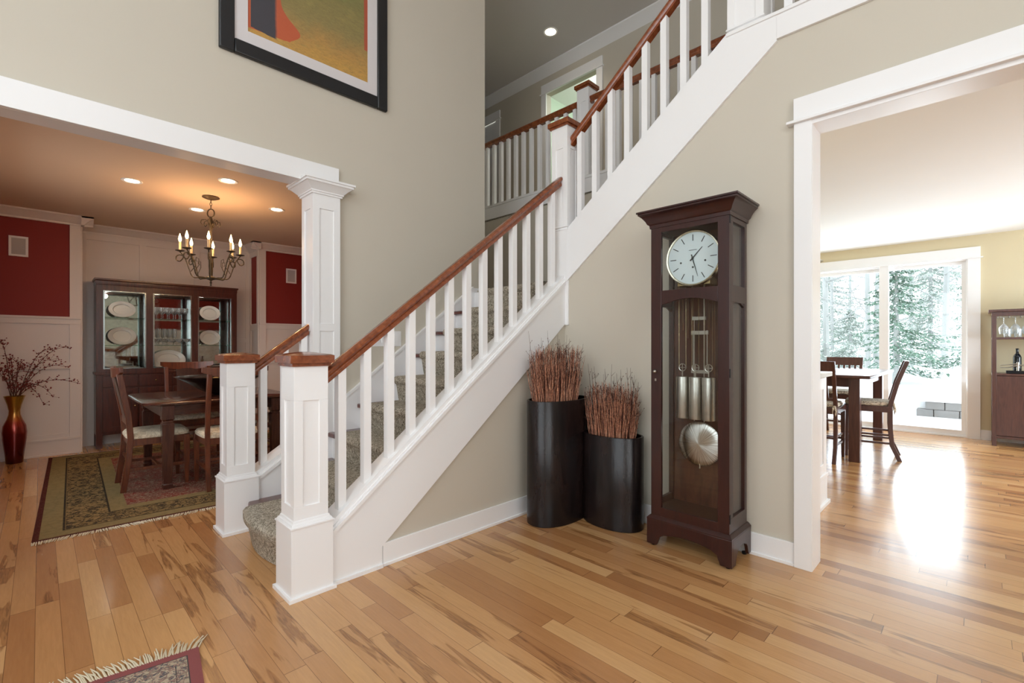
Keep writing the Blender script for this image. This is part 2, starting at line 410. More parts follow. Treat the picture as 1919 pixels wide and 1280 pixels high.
# upstairs door casings
def casing(name, y0, y1, z0, z1, pos, out=-1, w=.10, h=.135, axis='x', cap=True):
    m = M(); d = .022
    def bx(u0, u1, a, b, dd):
        p0, p1 = sorted((pos, pos + out * dd))
        if axis == 'x': m.box(p0, p1, u0, u1, a, b)
        else: m.box(u0, u1, p0, p1, a, b)
    bx(y0 - w, y0, z0, z1, d); bx(y1, y1 + w, z0, z1, d)
    bx(y0 - w, y1 + w, z1 + .018, z1 + .018 + h, d)
    bx(y0 - w - .02, y1 + w + .02, z1, z1 + .018, d + .014)
    return struct(name, m, WHITE, bevel=.002)
casing('trim_2', 3.86, 4.80, F2, 5.19, GX)
casing('trim_3', 5.95, 6.75, F2, 5.16, GX)
d2 = struct('door_2', recess(M().box(GX + .02, GX + .06, 5.95, 6.75, F2, 5.16), 'x', GX + .02, -1, 5.95, 6.75, F2, 5.16, .12), WHITE)
M().ball((GX - .03, 6.68, F2 + .95), .03).build('door_handle', NICKEL, d2)
m = M()
m.prism([(GX, H2), (GX - .12, H2), (GX - .12, H2 - .02), (GX - .07, H2 - .05), (GX - .02, H2 - .11), (GX, H2 - .13)], 'y', -3.1, 8.0)
struct('trim_4', m, WHITE)
struct('baseboard_gallery', M().box(GX - .015, GX, -3.1, 3.76, F2, F2 + .14).box(GX - .015, GX, 4.9, 5.85, F2, F2 + .14), WHITE)

# ---- dining room shell
DY = 7.5; NX0, NX1, NY = .34, 2.27, 7.90
w = M(); w.box(-.7, NX0, DY, DY + .5, 1.58, 2.76); w.box(NX1, 3.04, DY, DY + .5, 1.58, 2.76)
struct('wall_dining_back', w, RED)
w = M(); w.box(-.7, NX0, DY, DY + .5, 0, 1.58); w.box(NX1, 3.04, DY, DY + .5, 0, 1.58); w.box(NX0, NX1, NY, NY + .1, 0, 2.76)
struct('wall_wainscot', w, WAINS)
w = M(); 
for y0, y1, z0, z1 in ((3.67, 4.5, 0, 2.76), (6.1, 8.0, 0, 2.76), (4.5, 6.1, 0, .75), (4.5, 6.1, 2.25, 2.76)): w.box(-.7, -.6, y0, y1, z0, z1)
struct('wall_dining_left', w, RED)
struct('wall_dining_front', M().box(1.66, 3.03, YP + .13, YP + .145, 1.58, 2.76), RED)
struct('wall_dining_right', M().box(3.02, 3.04, YP + .145, DY, 1.58, 2.76), RED)
struct('trim_13', M().box(1.66, 3.02, YP + .13, YP + .15, 0, 1.58).box(3.0, 3.04, YP + .145, DY, 0, 1.58), WAINS)
window('window_3', 'x', -.65, 4.5, 6.1, .75, 2.25, 2, 2)
m = M()
# wainscot rails and stiles, left and right of the niche and inside it
def wains(m, x0, x1, y, xs, zs_top=1.58):
    m.box(x0, x1, y - .02, y, 1.50, 1.56); m.box(x0, x1, y - .035, y, 1.56, 1.585)
    m.box(x0, x1, y - .02, y, .985, 1.055); m.box(x0, x1, y - .022, y, 0, .17); m.box(x0, x1, y - .03, y, .17, .19); m.box(x0, x1, y - .035, y, 0, .02)
    m.box(x0, x1, y - .018, y, .19, .24)
    for a, b in xs: m.box(a, b, y - .02, y, .19, 1.5)
wains(m, -.6, NX0, DY, [(-.6, -.5), (.245, NX0)])
wains(m, NX1, 3.03, DY, [(NX1, NX1 + .09), (2.92, 3.03)])
m.box(.245, NX0, DY - .02, DY, 1.5, 2.68); m.box(NX1, NX1 + .09, DY - .02, DY, 1.5, 2.68)
for a, b in ((NX0, NX0 + .07), (.93, 1.0), (1.54, 1.61), (NX1 - .07, NX1)): m.box(a, b, NY - .018, NY, 0, 2.68)
for z0, z1 in ((0, .2), (.98, 1.05), (1.30, 1.36), (2.58, 2.68)): m.box(NX0, NX1, NY - .017, NY, z0, z1)
for xx, o_ in ((NX0, 1), (NX1, -1)):
    x0, x1 = sorted((xx, xx + o_ * .015))
    for z0, z1 in ((0, .2), (.98, 1.05), (1.48, 1.56), (2.58, 2.68)): m.box(x0, x1, DY, NY, z0, z1)
    m.box(x0, x1, DY, DY + .06, 0, 2.68); m.box(x0, x1, NY - .06, NY, 0, 2.68)
struct('trim_5', m, WAINS, bevel=.0015)
def crown(m, x0, x1, y, z=2.76, s_=-1):
    m.prism([(y, z), (y + s_ * .11, z), (y + s_ * .11, z - .018), (y + s_ * .085, z - .03), (y + s_ * .05, z - .07), (y + s_ * .025, z - .085), (y + s_ * .025, z - .105), (y, z - .105)], 'x', x0, x1)
m = M(); crown(m, -.6, NX0 + .11, DY); crown(m, NX1 - .11, 3.03, DY); crown(m, NX0, NX1, NY)
for xx, o_ in ((NX0, 1), (NX1, -1)):
    m.prism([(xx, 2.76), (xx + o_ * .11, 2.76), (xx + o_ * .11, 2.742), (xx + o_ * .05, 2.69), (xx + o_ * .025, 2.655), (xx, 2.655)], 'y', DY - .11, NY)
struct('trim_6', m, WAINS)

# ---- big opening header and column
m = M(); m.box(-.45, 1.635, 3.515, 3.545, 2.47, 2.62); m.box(-.45, 1.60, 3.544, 3.56, 2.49, 2.62); m.box(-.45, 1.60, 3.559, 3.566, 2.474, 2.62); m.box(-.45, 1.60, 3.565, 3.715, 2.478, 2.62)
struct('trim_7', m, WHITE, bevel=.002)
struct('trim_8', M().box(-.57, -.45, 3.515, YP + .15, 0, 2.62), WHITE)
col = thing('square_column', 'tall white square column with recessed panels at the end of the dining opening', 'column', (1.532, 3.605, 0))
qx0, qx1, qy0, qy1 = 1.428, 1.637, 3.50, 3.712
m = M(); m.box(qx0 + .008, qx1 - .008, qy0 + .008, qy1 - .008, 0, 2.40)
for z0, z1 in ((0, .30), (1.36, 1.42), (2.28, 2.40)): m.box(qx0, qx1, qy0, qy1, z0, z1)
for x0 in (qx0, qx1 - .05):
    for y0 in (qy0, qy1 - .05): m.box(x0, x0 + .05, y0, y0 + .05, 0, 2.4)
m.build('shaft', WHITE, col, bevel=.002)
m = M()
for z0, z1, e in ((2.385, 2.40, .012), (2.40, 2.412, .02), (2.455, 2.472, .075), (2.472, 2.487, .085)):
    m.box(qx0 - e, qx1 + e, qy0 - e, qy1 + e, z0, z1)
m.loft([[(qx0 - e, qy0 - e, z), (qx1 + e, qy0 - e, z), (qx1 + e, qy1 + e, z), (qx0 - e, qy1 + e, z)] for e, z in ((.02, 2.41), (.03, 2.42), (.05, 2.44), (.07, 2.457))])
m.build('capital', WHITE, col)

# ---- kitchen opening casing
m = M()
m.box(X0 - .028, X0, .654, .742, 0, 2.50)                         # left side casing
m.box(X0 - .034, X0, -1.45, .742, 2.515, 2.64)                   # head casing
m.box(X0 - .05, X0, -1.50, .775, 2.50, 2.515)
m.box(X0 - .028, X0, -1.45, -1.35, 0, 2.50)
m.box(X0 - .02, X0 + .16, .652, .664, 0, 2.49); m.box(X0 - .02, X0 + .16, -1.35, .664, 2.478, 2.50); m.box(X0, X0 + .14, -1.36, -1.335, 0, 2.485)
m.box(X0 + .13, X0 + .155, .664, .75, 0, 2.6)
struct('trim_9', m, WHITE, bevel=.002)
struct('baseboard_right', M().box(X0 - .016, X0, .742, 2.40, 0, .13).box(X0 - .024, X0, .742, 2.40, 0, .018), WHITE, bevel=.002)
struct('baseboard_left', M().box(1.37, X0 - .001, 2.392, 2.405, 0, .13).box(1.37, X0 - .001, 2.384, 2.405, 0, .018), WHITE, bevel=.002)
# slab edge trim round the upper floor
m = M(); m.box(X0 - .02, X0, -3.1, .832, 3.03, 3.165); m.box(X0 - .03, X0 + .14, -3.1, 1.115, 3.165, 3.185)
struct('trim_10', m, WHITE, bevel=.002)
m = M(); m.box(4.37, 4.395, .84, 5.2, 2.99, F2 + .01); m.box(4.385, 4.56, -3.0, 5.2, F2 - .01, F2 + .03); m.box(4.36, 4.56, .84, 5.2, F2 + .0, F2 + .03)
struct('trim_11', m, WHITE, bevel=.002)

# ---- kitchen shell
KX = 8.85
w = M()
for y0, y1, z0, z1 in ((-3.6, .11, 0, 2.76), (.11, 1.95, 2.43, 2.76), (1.95, 2.6, 0, 2.76)): w.box(KX, KX + .12, y0, y1, z0, z1)
struct('wall_kitchen_back', w, KWALL)
w = M()
for x0, x1, z0, z1 in ((3.1, 4.4, 0, 2.76), (8.0, 8.9, 0, 2.76), (4.4, 8.0, 0, .55), (4.4, 8.0, 2.45, 2.76)): w.box(x0, x1, -3.6, -3.5, z0, z1)
struct('wall_kitchen_right', w, KWALL)
window('window_4', 'y', -3.55, 4.4, 8.0, .55, 2.45, 4, 2)
w = M(); w.box(X0 + .05, 4.36, 1.0, 1.06, 0, 2.73); w.box(4.47, 8.9, 2.39, 2.5, 0, 2.76)
struct('wall_kitchen_left', w, KWALL)
m = M(); m.box(KX - .03, KX, -.015, .11, 0, 2.425); m.box(KX - .03, KX, 1.95, 2.08, 0, 2.425); m.box(KX - .034, KX, -.015, 2.08, 2.437, 2.575); m.box(KX - .05, KX, -.04, 2.1, 2.425, 2.437)
struct('trim_12', m, WHITE, bevel=.002)
struct('baseboard_kitchen', M().box(KX - .016, KX, -3.5, -.015, 0, .13).box(KX - .016, KX, 2.08, 2.39, 0, .13), WHITE)
d1 = M(); 
for y0, y1, x0 in ((.11, 1.03, KX + .04), (1.0, 1.95, KX + .075)):
    d1.box(x0, x0 + .035, y0, y0 + .06, .02, 2.43); d1.box(x0, x0 + .035, y1 - .06, y1, .02, 2.43); d1.box(x0, x0 + .035, y0, y1, 2.36, 2.43); d1.box(x0, x0 + .035, y0, y1, .02, .09)
d1.box(KX, KX + .12, .11, .125, 0, 2.43); d1.box(KX, KX + .12, .11, 1.95, 0, .02); d1.box(KX, KX + .12, .11, 1.95, 2.41, 2.43)
d1.box(KX - .03, KX + .03, .945, 1.055, .02, 2.43)
door1 = struct('door_1', d1, WHITE, bevel=.002)
M().box(KX + .055, KX + .06, .17, .97, .09, 2.36).build('pane', GLASS, door1); M().box(KX + .09, KX + .095, 1.06, 1.9, .09, 2.36).build('pane', GLASS, door1)

# ------------------------------------------------------------------ staircase
RISE = .197; RUN = .243
def tx(k): return .816 + RUN * k           # nosing x of tread k
st = thing('staircase', 'white sided L shaped staircase with dark treads under speckled carpet', 'stairs', (1.0, 3.0, 0))
Y0s, Y1s = 2.47, YP
for k in range(2, 9):
    M().box(tx(k), tx(k + 1) + .03, Y0s, Y1s, k * RISE - .035, k * RISE).build('tread', TREADW, st, bevel=.008)
    M().box(tx(k) + .03, tx(k) + .045, Y0s, Y1s, (k - 1) * RISE, k * RISE - .035).build('riser', WHITE, st)
# curved bottom step between the newels
arc = [(1.00 - .10 * math.sin(PI * i / 12), 2.57 + (3.52 - 2.57) * i / 12) for i in range(13)]
M().prism([(x, y) for x, y in arc] + [(1.32, 3.52), (1.32, 2.57)], 'z', RISE - .035, RISE).build('tread', TREADW, st, bevel=.008)
M().prism([(x + .03, y) for x, y in arc] + [(1.32, 3.52), (1.32, 2.57)], 'z', 0, RISE - .035).build('riser', WHITE, st)
M().box(3.02, 4.38, 2.47, 5.2, 1.62, 1.773).build('landing', WHITE, st)
M().box(3.02, 3.10, 2.47, YP, 1.738, 1.775).build('landing_nosing', TREADW, st, bevel=.008)
# upper flight
for k in range(1, 8):
    y = 2.33 - .246 * (k - 1); z = 1.773 + RISE * k
    if k < 7: M().box(X0 + .05, 4.36, y - .246 - .03, y + .03, z - .035, z).build('tread', TREADW, st)
    M().box(X0 + .05, 4.36, y - .012, y, z - RISE, z - .035 * (k < 7)).build('riser', WHITE, st)
# carpet runner over the lower flight
def runner(m, x, z, zb, y0, y1, depth):
    """one step of carpet: tread top + rounded nosing + riser drop"""
    t = .022; pr = [(x + depth, z + .002), (x + depth, z + t), (x + .012, z + t)]
    for i in range(7):
        a = PI / 2 + PI * .9 * i / 6; pr.append((x + .004 + .032 * math.cos(a), z - .012 + .034 * math.sin(a)))
    pr += [(x + .018, zb + .0)]
    pr += [(x + .045, zb + .0), (x + .045, z - .03)]
    return m.prism(pr, 'y', y0, y1)
RY0, RY1 = 2.60, 3.33
for k in range(2, 9):
    runner(M(), tx(k), k * RISE, (k - 1) * RISE + .02, RY0, RY1, RUN + .02).build('carpet_runner', CARPET, st)
M().box(3.05, 4.3, RY0, 5.1, 1.775, 1.797).build('carpet_runner', CARPET, st)
runner(M(), tx(9), 1.775, 8 * RISE + .02, RY0, RY1, .2).build('carpet_runner', CARPET, st)
m = M(); ring = []
for i in range(13):
    x, y = arc[i]; y = 2.62 + (3.34 - 2.62) * i / 12; x = 1.00 - .10 * math.sin(PI * (y - 2.57) / .95)
    z = RISE
    ring.append([(1.33, y, z + .002), (1.33, y, z + .022), (x + .02, y, z + .022), (x - .01, y, z + .018), (x - .028, y, z), (x - .028, y, z - .03), (x - .005, y, z - .06), (x + .02, y, .005), (x + .04, y, .005), (x + .04, y, z - .03)])
m.loft(ring); m.build('carpet_runner', CARPET, st)
# stringers
SL = (1.808 - .309) / (3.034 - 1.089)
def zt(x): return .309 + SL * (x - 1.089)
FY = 2.39
m = M(); m.prism([(1.06, 0), (1.365, 0), (1.365, .116), (X0, 1.437), (X0, zt(X0) - .0), (1.06, zt(1.06))], 'y', FY, FY + .08)
m.prism([(1.06, zt(1.06) - .035), (X0, zt(X0) - .035), (X0, zt(X0) - .012), (1.06, zt(1.06) - .012)], 'y', FY - .012, FY + .09)
m.box(1.06, 1.365, FY - .012, FY, 0, .02)
m.build('stringer', WHITE, st, smooth=False)
m = M(); m.prism([(1.06, zt(1.06) - .004), (X0, zt(X0) - .004), (X0, zt(X0) + .028), (1.06, zt(1.06) + .028)], 'y', FY + .012, FY + .14)
m.build('stringer_cap', WHITE, st, smooth=False)
def us(y): return 2.202 + (2.349 - y) * (3.156 - 2.202) / (2.349 - 1.139)      # top of upper stringer
def ub(y): return 1.802 + (2.332 - y) * (3.012 - 1.802) / (2.332 - .839)
m = M(); m.prism([(2.375, ub(2.37)), (2.375, us(2.375)), (1.125, us(1.125)), (1.115, 3.166), (.832, 3.166), (.832, ub(.832))], 'x', X0 - .02, X0 + .05)
m.prism([(2.40, us(2.40)), (1.12, us(1.12)), (1.12, us(1.12) + .03), (2.40, us(2.40) + .03)], 'x', X0 + .0, X0 + .13)
m.build('stringer', WHITE, st, smooth=False)
M().box(X0 - .012, X0 + .02, 2.36, 2.392, 1.42, 1.80).build('end_board', WHITE, st)
# skirt board against the picture wall
def sk(x): return .846 + (x - 1.689) * (1.681 - .846) / (2.815 - 1.689)
m = M(); m.prism([(1.64, 0), (3.17, 1.2), (3.17, sk(3.0)), (3.0, sk(3.0)), (1.64, sk(1.64))], 'y', 3.52, YP)
m.prism([(1.64, sk(1.64) - .01), (3.0, sk(3.0) - .01), (3.0, sk(3.0) + .012), (1.64, sk(1.64) + .012)], 'y', 3.512, YP)
m.build('skirt_board', WHITE, st)
# left stringer between the back newel and the column
m = M(); m.prism([(1.04, 0), (1.43, 0), (1.43, .345 + .65 * .39), (1.04, .345)], 'y', 3.52, 3.58)
m.prism([(1.04, .31), (1.43, .31 + .65 * .39), (1.43, .335 + .65 * .39), (1.04, .335)], 'y', 3.508, 3.59)
m.prism([(1.04, .345), (1.43, .345 + .65 * .39), (1.43, .375 + .65 * .39), (1.04, .375)], 'y', 3.53, 3.68)
m.build('stringer', WHITE, st, smooth=False)

def newel(par, cx, cy, z0, zp, zs0, zs1, ztop, hb=.0855, hp=.105, shoe=True, base_face=.02):
    m = M(); e = hb - .008
    m.box(cx - hp, cx + hp, cy - hp, cy + hp, z0, zp)
    if shoe: m.box(cx - hp - .013, cx + hp + .013, cy - hp - .013, cy + hp + .013, z0, z0 + .02)
    m.loft([[(cx - q, cy - q, z), (cx + q, cy - q, z), (cx + q, cy + q, z), (cx - q, cy + q, z)] for q, z in ((hp + .005, zp - .004), (hp + .005, zp + .005), (hp - .003, zp + .007), (hp - .006, zp + .016), (hb + .007, zp + .020), (hb + .005, zp + .030), (hb, zp + .033))])
    m.box(cx - e, cx + e, cy - e, cy + e, zp, ztop - .06)
    for z_a, z_b in ((zp + .03, zs0), (zs1, ztop - .058)): m.box(cx - hb, cx + hb, cy - hb, cy + hb, z_a, z_b)
    for sx in (-1, 1):
        for sy in (-1, 1):
            x0, x1 = sorted((cx + sx * hb, cx + sx * (hb - .045))); y0, y1 = sorted((cy + sy * hb, cy + sy * (hb - .045)))
            m.box(x0, x1, y0, y1, zs0, zs1)
    m.build('newel_post', WHITE, par, bevel=.0015)
    m = M(); m.box(cx - hb - .012, cx + hb + .012, cy - hb - .012, cy + hb + .012, ztop - .06, ztop - .044)
    m.box(cx - hb - .024, cx + hb + .024, cy - hb - .024, cy + hb + .024, ztop - .044, ztop - .006)
    m.loft([[(cx - q, cy - q, z), (cx + q, cy - q, z), (cx + q, cy + q, z), (cx - q, cy + q, z)] for q, z in ((hb + .024, ztop - .006), (hb + .01, ztop), (.02, ztop + .012))])
    m.build('newel_cap', CHERRY, par, bevel=.0012)
def handrail(par, p0, p1, name='handrail'):
    """moulded rail from p0 to p1 (top centre line); profile in the vertical plane across the run"""
    p0, p1 = Vector(p0), Vector(p1); d = (p1 - p0); h = Vector((d.x, d.y, 0)).normalized(); n = Vector((-h.y, h.x, 0))
    prof = [(-.018, 0), (.018, 0), (.031, -.012), (.033, -.028), (.022, -.042), (.019, -.052), (.024, -.062), (.024, -.078), (-.024, -.078), (-.024, -.062), (-.019, -.052), (-.022, -.042), (-.033, -.028), (-.031, -.012)]
    m = M(); m.loft([[tuple(p + n * a + Vector((0, 0, b))) for a, b in prof] for p in (p0, p1)])
    return m.build(name, CHERRY, par)
BW = .044
def bal(par, x, y, z0, z1, dz, axis, proto={}):
    """square baluster with ends cut to the slope dz (rise over the post width along axis)"""
    key = (round(z1 - z0, 3), round(dz, 4), axis)
    if key not in proto:
        h = BW / 2; sh = dz / 2; m = M()
        def zz(u): return sh * (u / h)
        c = [(-h, -h), (h, -h), (h, h), (-h, h)]
        vs = [(a, b, zz(a if axis == 'x' else b)) for a, b in c] + [(a, b, z1 - z0 + zz(a if axis == 'x' else b)) for a, b in c]
        m.add(vs, [(0, 3, 2, 1), (4, 5, 6, 7), (0, 1, 5, 4), (1, 2, 6, 5), (2, 3, 7, 6), (3, 0, 4, 7)])
        o = m.build('baluster', WHITE, par, local=True); proto[key] = o
    else:
        o = proto[key].copy(); COL.objects.link(o); o.parent = par
    o.location = Vector((x, y, z0)) - par.location
    return o
# lower front railing
ra = thing('stair_railing', 'lower stair railing with cherry handrail, front newel post and thirteen white balusters', 'railing', (.965, 2.47, 0))
newel(ra, .965, 2.47, 0, .355, .45, .975, 1.207)
RS = (2.655 - 1.135) / (3.036 - 1.07)
def zr(x): return 1.13 + RS * (x - 1.07)
RY = 2.455
handrail(ra, (1.045, RY, zr(1.045)), (3.03, RY, zr(3.03)))
for k in range(13):
    x = 1.15 + .1475 * k
    zb = zt(x) + .028
    bal(ra, x, RY, zb, zb + (zr(1.15) - .075 - zt(1.15) - .028) if False else zr(x) - .072, SL * BW, 'x')
# short railing on the dining side
rb = thing('stair_railing', 'short railing from the back newel post up to the square column', 'railing', (.955, 3.60, 0))
newel(rb, .955, 3.603, 0, .355, .45, .975, 1.193)
handrail(rb, (1.035, 3.60, 1.115), (1.43, 3.60, 1.115 + .395 * .76))
for x in (1.115, 1.26, 1.395): bal(rb, x, 3.60, .375 + .65 * (x - 1.04), 1.115 + .76 * (x - 1.035) - .072, .7 * BW, 'x')
# upper flight railing
rc = thing('stair_railing', 'upper stair railing with steep cherry handrail above the tall clock', 'railing', (3.10, 2.45, 1.78))
newel(rc, 3.10, 2.452, 1.80, 2.20, 2.29, 2.87, 3.105, .082, .082, False)
XR = 3.085
def zu(y): return 2.975 + (2.357 - y) * (3.64 - 2.96) / (2.357 - 1.50)
handrail(rc, (XR, 2.365, zu(2.365)), (XR, 1.115, zu(1.115)))
for k in range(8):
    y = 2.283 - .1445 * k
    bal(rc, XR, y, us(y) + .025, zu(y) - .072, -.79 * BW, 'y')
newel(rc, 3.13, 1.01, 3.185, 3.19, 3.215, 4.0, 4.30, .105, .105, False)
# upper floor railing above the kitchen opening
rd = thing('gallery_railing', 'upper floor railing above the kitchen opening beside the top newel post', 'railing', (3.085, .9, 3.185))
handrail(rd, (3.085, .91, 4.10), (3.085, -3.05, 4.10))
for k in range(14): bal(rd, 3.085, .785 - .14 * k, 3.185, 4.03, 0, 'y')
# gallery railing across the landing
re_ = thing('gallery_railing', 'long upstairs gallery railing behind the landing with its panelled newel post', 'railing', (4.48, 3.235, F2))
newel(re_, 4.485, 3.235, F2, F2 + .03, F2 + .16, 4.06, 4.27, .08, .08, False)
handrail(re_, (4.46, 5.2, 4.115), (4.46, 3.30, 4.115)); handrail(re_, (4.46, 3.165, 4.115), (4.46, -3.05, 4.115))
for k in range(12): bal(re_, 4.46, 3.80 - .14 * 3 + .14 * k, F2 + .03, 4.045, 0, 'y')
for k in range(20): bal(re_, 4.46, 3.07 - .14 * k, F2 + .03, 4.045, 0, 'y')

# ------------------------------------------------------------------ framed picture
pic = thing('framed_painting', 'large abstract painting in wide black frame on the beige stair wall', 'painting', (1.44, YP, 3.86))
m = M(); a0, a1, z0, z1 = .826, 2.055, 3.21, 4.60
for (x0, x1, q0, q1) in ((a0, a0 + .09, z0, z1), (a1 - .09, a1, z0, z1), (a0 + .09, a1 - .09, z0, z0 + .095), (a0 + .09, a1 - .09, z1 - .095, z1)):
    m.box(x0, x1, YP - .035, YP, q0, q1)
m.build('frame', paint('black_frame_paint', (30, 30, 32), .35), pic, bevel=.008)
m = M(); b0, b1, c0, c1 = a0 + .172, a1 - .172, z0 + .18, z1 - .18
for (x0, x1, q0, q1) in ((a0 + .09, b0, z0 + .09, z1 - .09), (b1, a1 - .09, z0 + .09, z1 - .09), (b0, b1, z0 + .09, c0), (b0, b1, c1, z1 - .09)): m.box(x0, x1, YP - .02, YP - .002, q0, q1)
m.build('mat_board', paint('pale_mat_board', (216, 210, 210), .8), pic)
def canvas():
    g = NG('abstract_canvas_paint'); x, y, z = g.xyz()
    u = g.ma('DIVIDE', g.ma('ADD', x, .44), .885); v = g.ma('DIVIDE', g.ma('ADD', z, .47), 1.03)
    n = g.ma('SUBTRACT', g.noise(g.coord(), 3, 4, .6, .5), .5); n2 = g.noise(g.coord(scale=(1, 1, 3)), 5, 5, .7, 1)
    uu = g.ma('MULTIPLY_ADD', n, .12, u); vv = g.ma('MULTIPLY_ADD', n, .3, v)
    base = g.ramp(vv, [(.0, (196, 150, 76)), (.16, (180, 138, 78)), (.30, (146, 128, 80)), (.5, (134, 124, 76)), (.9, (124, 128, 80))])
    du = g.ma('SUBTRACT', uu, .66); dv = g.ma('SUBTRACT', v, .72)
    rr = g.ma('ADD', g.ma('MULTIPLY', g.ma('MULTIPLY', du, du), 7), g.ma('MULTIPLY', g.ma('MULTIPLY', dv, dv), 16))
    gr = g.ramp(rr, [(.0, (96, 92, 62)), (.04, (120, 140, 74)), (.16, (150, 160, 84)), (.30, (118, 134, 78)), (.7, (134, 124, 76))])
    base = g.mix(g.ramp(rr, [(.40, (1., 1., 1.)), (.7, (0., 0., 0.))]), base, gr)
    n3 = g.noise(g.coord(scale=(1, 1, 2.5)), 26, 5, .75, 1)
    base = g.mix(g.ma('MULTIPLY', g.ramp(n3, [(.42, (0., 0., 0.)), (.7, (1., 1., 1.))]), .5), base, (108, 96, 60))
    base = g.mix(g.ma('MULTIPLY', g.ramp(n2, [(.5, (0., 0., 0.)), (.7, (1., 1., 1.))]), .35), base, (172, 152, 92))
    e = g.ma('DIVIDE', g.ma('SUBTRACT', v, .13), .09); bound = g.ma('ADD', g.ma('MULTIPLY_ADD', g.ma('EXPONENT', g.ma('MULTIPLY', g.ma('MULTIPLY', e, e), -1)), .15, .235), g.ma('MULTIPLY', n, .05))
    redm = g.ma('MULTIPLY', g.ma('LESS_THAN', u, bound), g.ma('GREATER_THAN', v, g.ma('MULTIPLY_ADD', n, .1, .045)))
    base = g.mix(g.ma('MULTIPLY', redm, .9), base, g.mix(n3, (176, 70, 50), (196, 96, 62)))
    dk = g.ma('MULTIPLY', g.ramp(g.ma('MULTIPLY_ADD', n, .04, u), [(.195, (1., 1., 1.)), (.215, (0., 0., 0.))]), g.ma('GREATER_THAN', g.ma('MULTIPLY_ADD', n, .1, v), .03))
    base = g.mix(g.ma('MULTIPLY', dk, g.ma('GREATER_THAN', u, .02)), base, (66, 64, 70))
    edge = g.ma('MULTIPLY', g.ma('GREATER_THAN', g.ma('MULTIPLY_ADD', n, .04, u), .965), g.ma('GREATER_THAN', v, .25))
    base = g.mix(g.ma('MULTIPLY', edge, .85), base, (176, 74, 56))
    return g.fin(base, .5)
M().box(b0, b1, YP - .012, YP - .002, c0, c1).build('canvas', canvas(), pic)
# light switch plate
sw = thing('light_switch_plate', 'white four gang light switch plate on the wall beside the stairs', 'light switch', (2.065, YP, 1.31))
M().box(1.93, 2.20, YP - .008, YP, 1.245, 1.375).build('plate', WHITE, sw, bevel=.003)
for k in range(4): M().box(1.955 + .06 * k, 1.99 + .06 * k, YP - .014, YP - .008, 1.275, 1.345).build('rocker_switch', WHITE, sw)

# ------------------------------------------------------------------ grandfather clock
ck = thing('grandfather_clock', 'tall dark mahogany floor clock with glass door, round white dial and pendulum', 'clock', (2.855, 1.23, 0))
cx0, cx1, cy0, cy1 = 2.72, 2.995, .99, 1.467
# base plinth with arched cut-outs
def arch_side(m, axis, pos0, pos1, a0, a1, z1, leg=.085, h0=.075, h1=.10):
    L = a1 - a0; pts = [(a0, .012), (a0 + leg - .02, .012), (a0 + leg, h0 - .01)]
    for i in range(1, 12): t = i / 12; pts.append((a0 + leg + (L - 2 * leg) * t, h0 + (h1 - h0) * math.sin(PI * t)))
    pts += [(a1 - leg, h0 - .01), (a1 - leg + .02, .012), (a1, .012), (a1, z1), (a0, z1)]
    m.prism(pts, axis, pos0, pos1)
m = M(); arch_side(m, 'x', 2.702, 2.722, .97, 1.487, .165); arch_side(m, 'y', .9704, .99, 2.7225, 3.0115, .1645, .06); arch_side(m, 'y', 1.467, 1.4866, 2.7225, 3.0115, .1645, .06)
m.box(2.72, 3.01, .99, 1.467, .12, .165)
m.build('base', CLOCKW, ck, bevel=.002)
M().loft([[(2.702 + q, .97 + q, z), (3.012, .97 + q, z), (3.012, 1.487 - q, z), (2.702 + q, 1.487 - q, z)] for q, z in ((0, .165), (0, .172), (.012, .185), (.018, .19))]).build('base_moulding', CLOCKW, ck)
for x, y in ((2.73, 1.0), (2.73, 1.455), (2.985, 1.0), (2.985, 1.455)): M().lathe([(.012, 0), (.014, .004), (.014, .014)], (x, y, 0), 12).build('foot', BLACKM, ck)
# body: posts, rails, back, floor, top
m = M()
for x0, x1 in ((cx0 + .02, cx0 + .055), (cx1 - .035, cx1)):
    for y0, y1 in ((cy0, cy0 + .03), (cy1 - .03, cy1)): m.box(x0, x1, y0, y1, .18, 2.0)
for y0, y1 in ((cy0, cy0 + .022), (cy1 - .022, cy1)):
    m.box(cx0 + .02, cx1, y0, y1, .18, .275); m.box(cx0 + .02, cx1, y0, y1, 1.50, 1.595); m.box(cx0 + .02, cx1, y0, y1, 1.955, 2.0)
    pts = [(cx0 + .05, 1.52)] + [(cx0 + .05 + .19 * t / 8, 1.475 + .03 * math.sin(PI * t / 8)) for t in range(9)] + [(cx1 - .03, 1.52)]
    m.prism([pts[0]] + pts[1:] , 'y', y0 + .004, y1 - .004)
m.box(cx0 + .02, cx1, cy0, cy1, .18, .235); m.box(cx0 + .02, cx1, cy0, cy1, 1.975, 2.0)
m.build('case', CLOCKW, ck, bevel=.0015)
M().box(cx1 - .02, cx1 - .005, cy0 + .02, cy1 - .02, .2, 1.99).build('back_panel', wood('clock_back_wood', (96, 56, 42), (62, 34, 28), .3, .3, (14, 6, 1.2)), ck)
m = M(); m.box(cx0 + .07, cx1 - .04, cy0 + .01, cy0 + .014, .275, 1.5); m.box(cx0 + .07, cx1 - .04, cy0 + .01, cy0 + .014, 1.595, 1.955)
m.box(cx0 + .07, cx1 - .04, cy1 - .014, cy1 - .01, .275, 1.5); m.box(cx0 + .07, cx1 - .04, cy1 - .014, cy1 - .01, 1.595, 1.955)
m.build('side_glass', GLASS, ck)
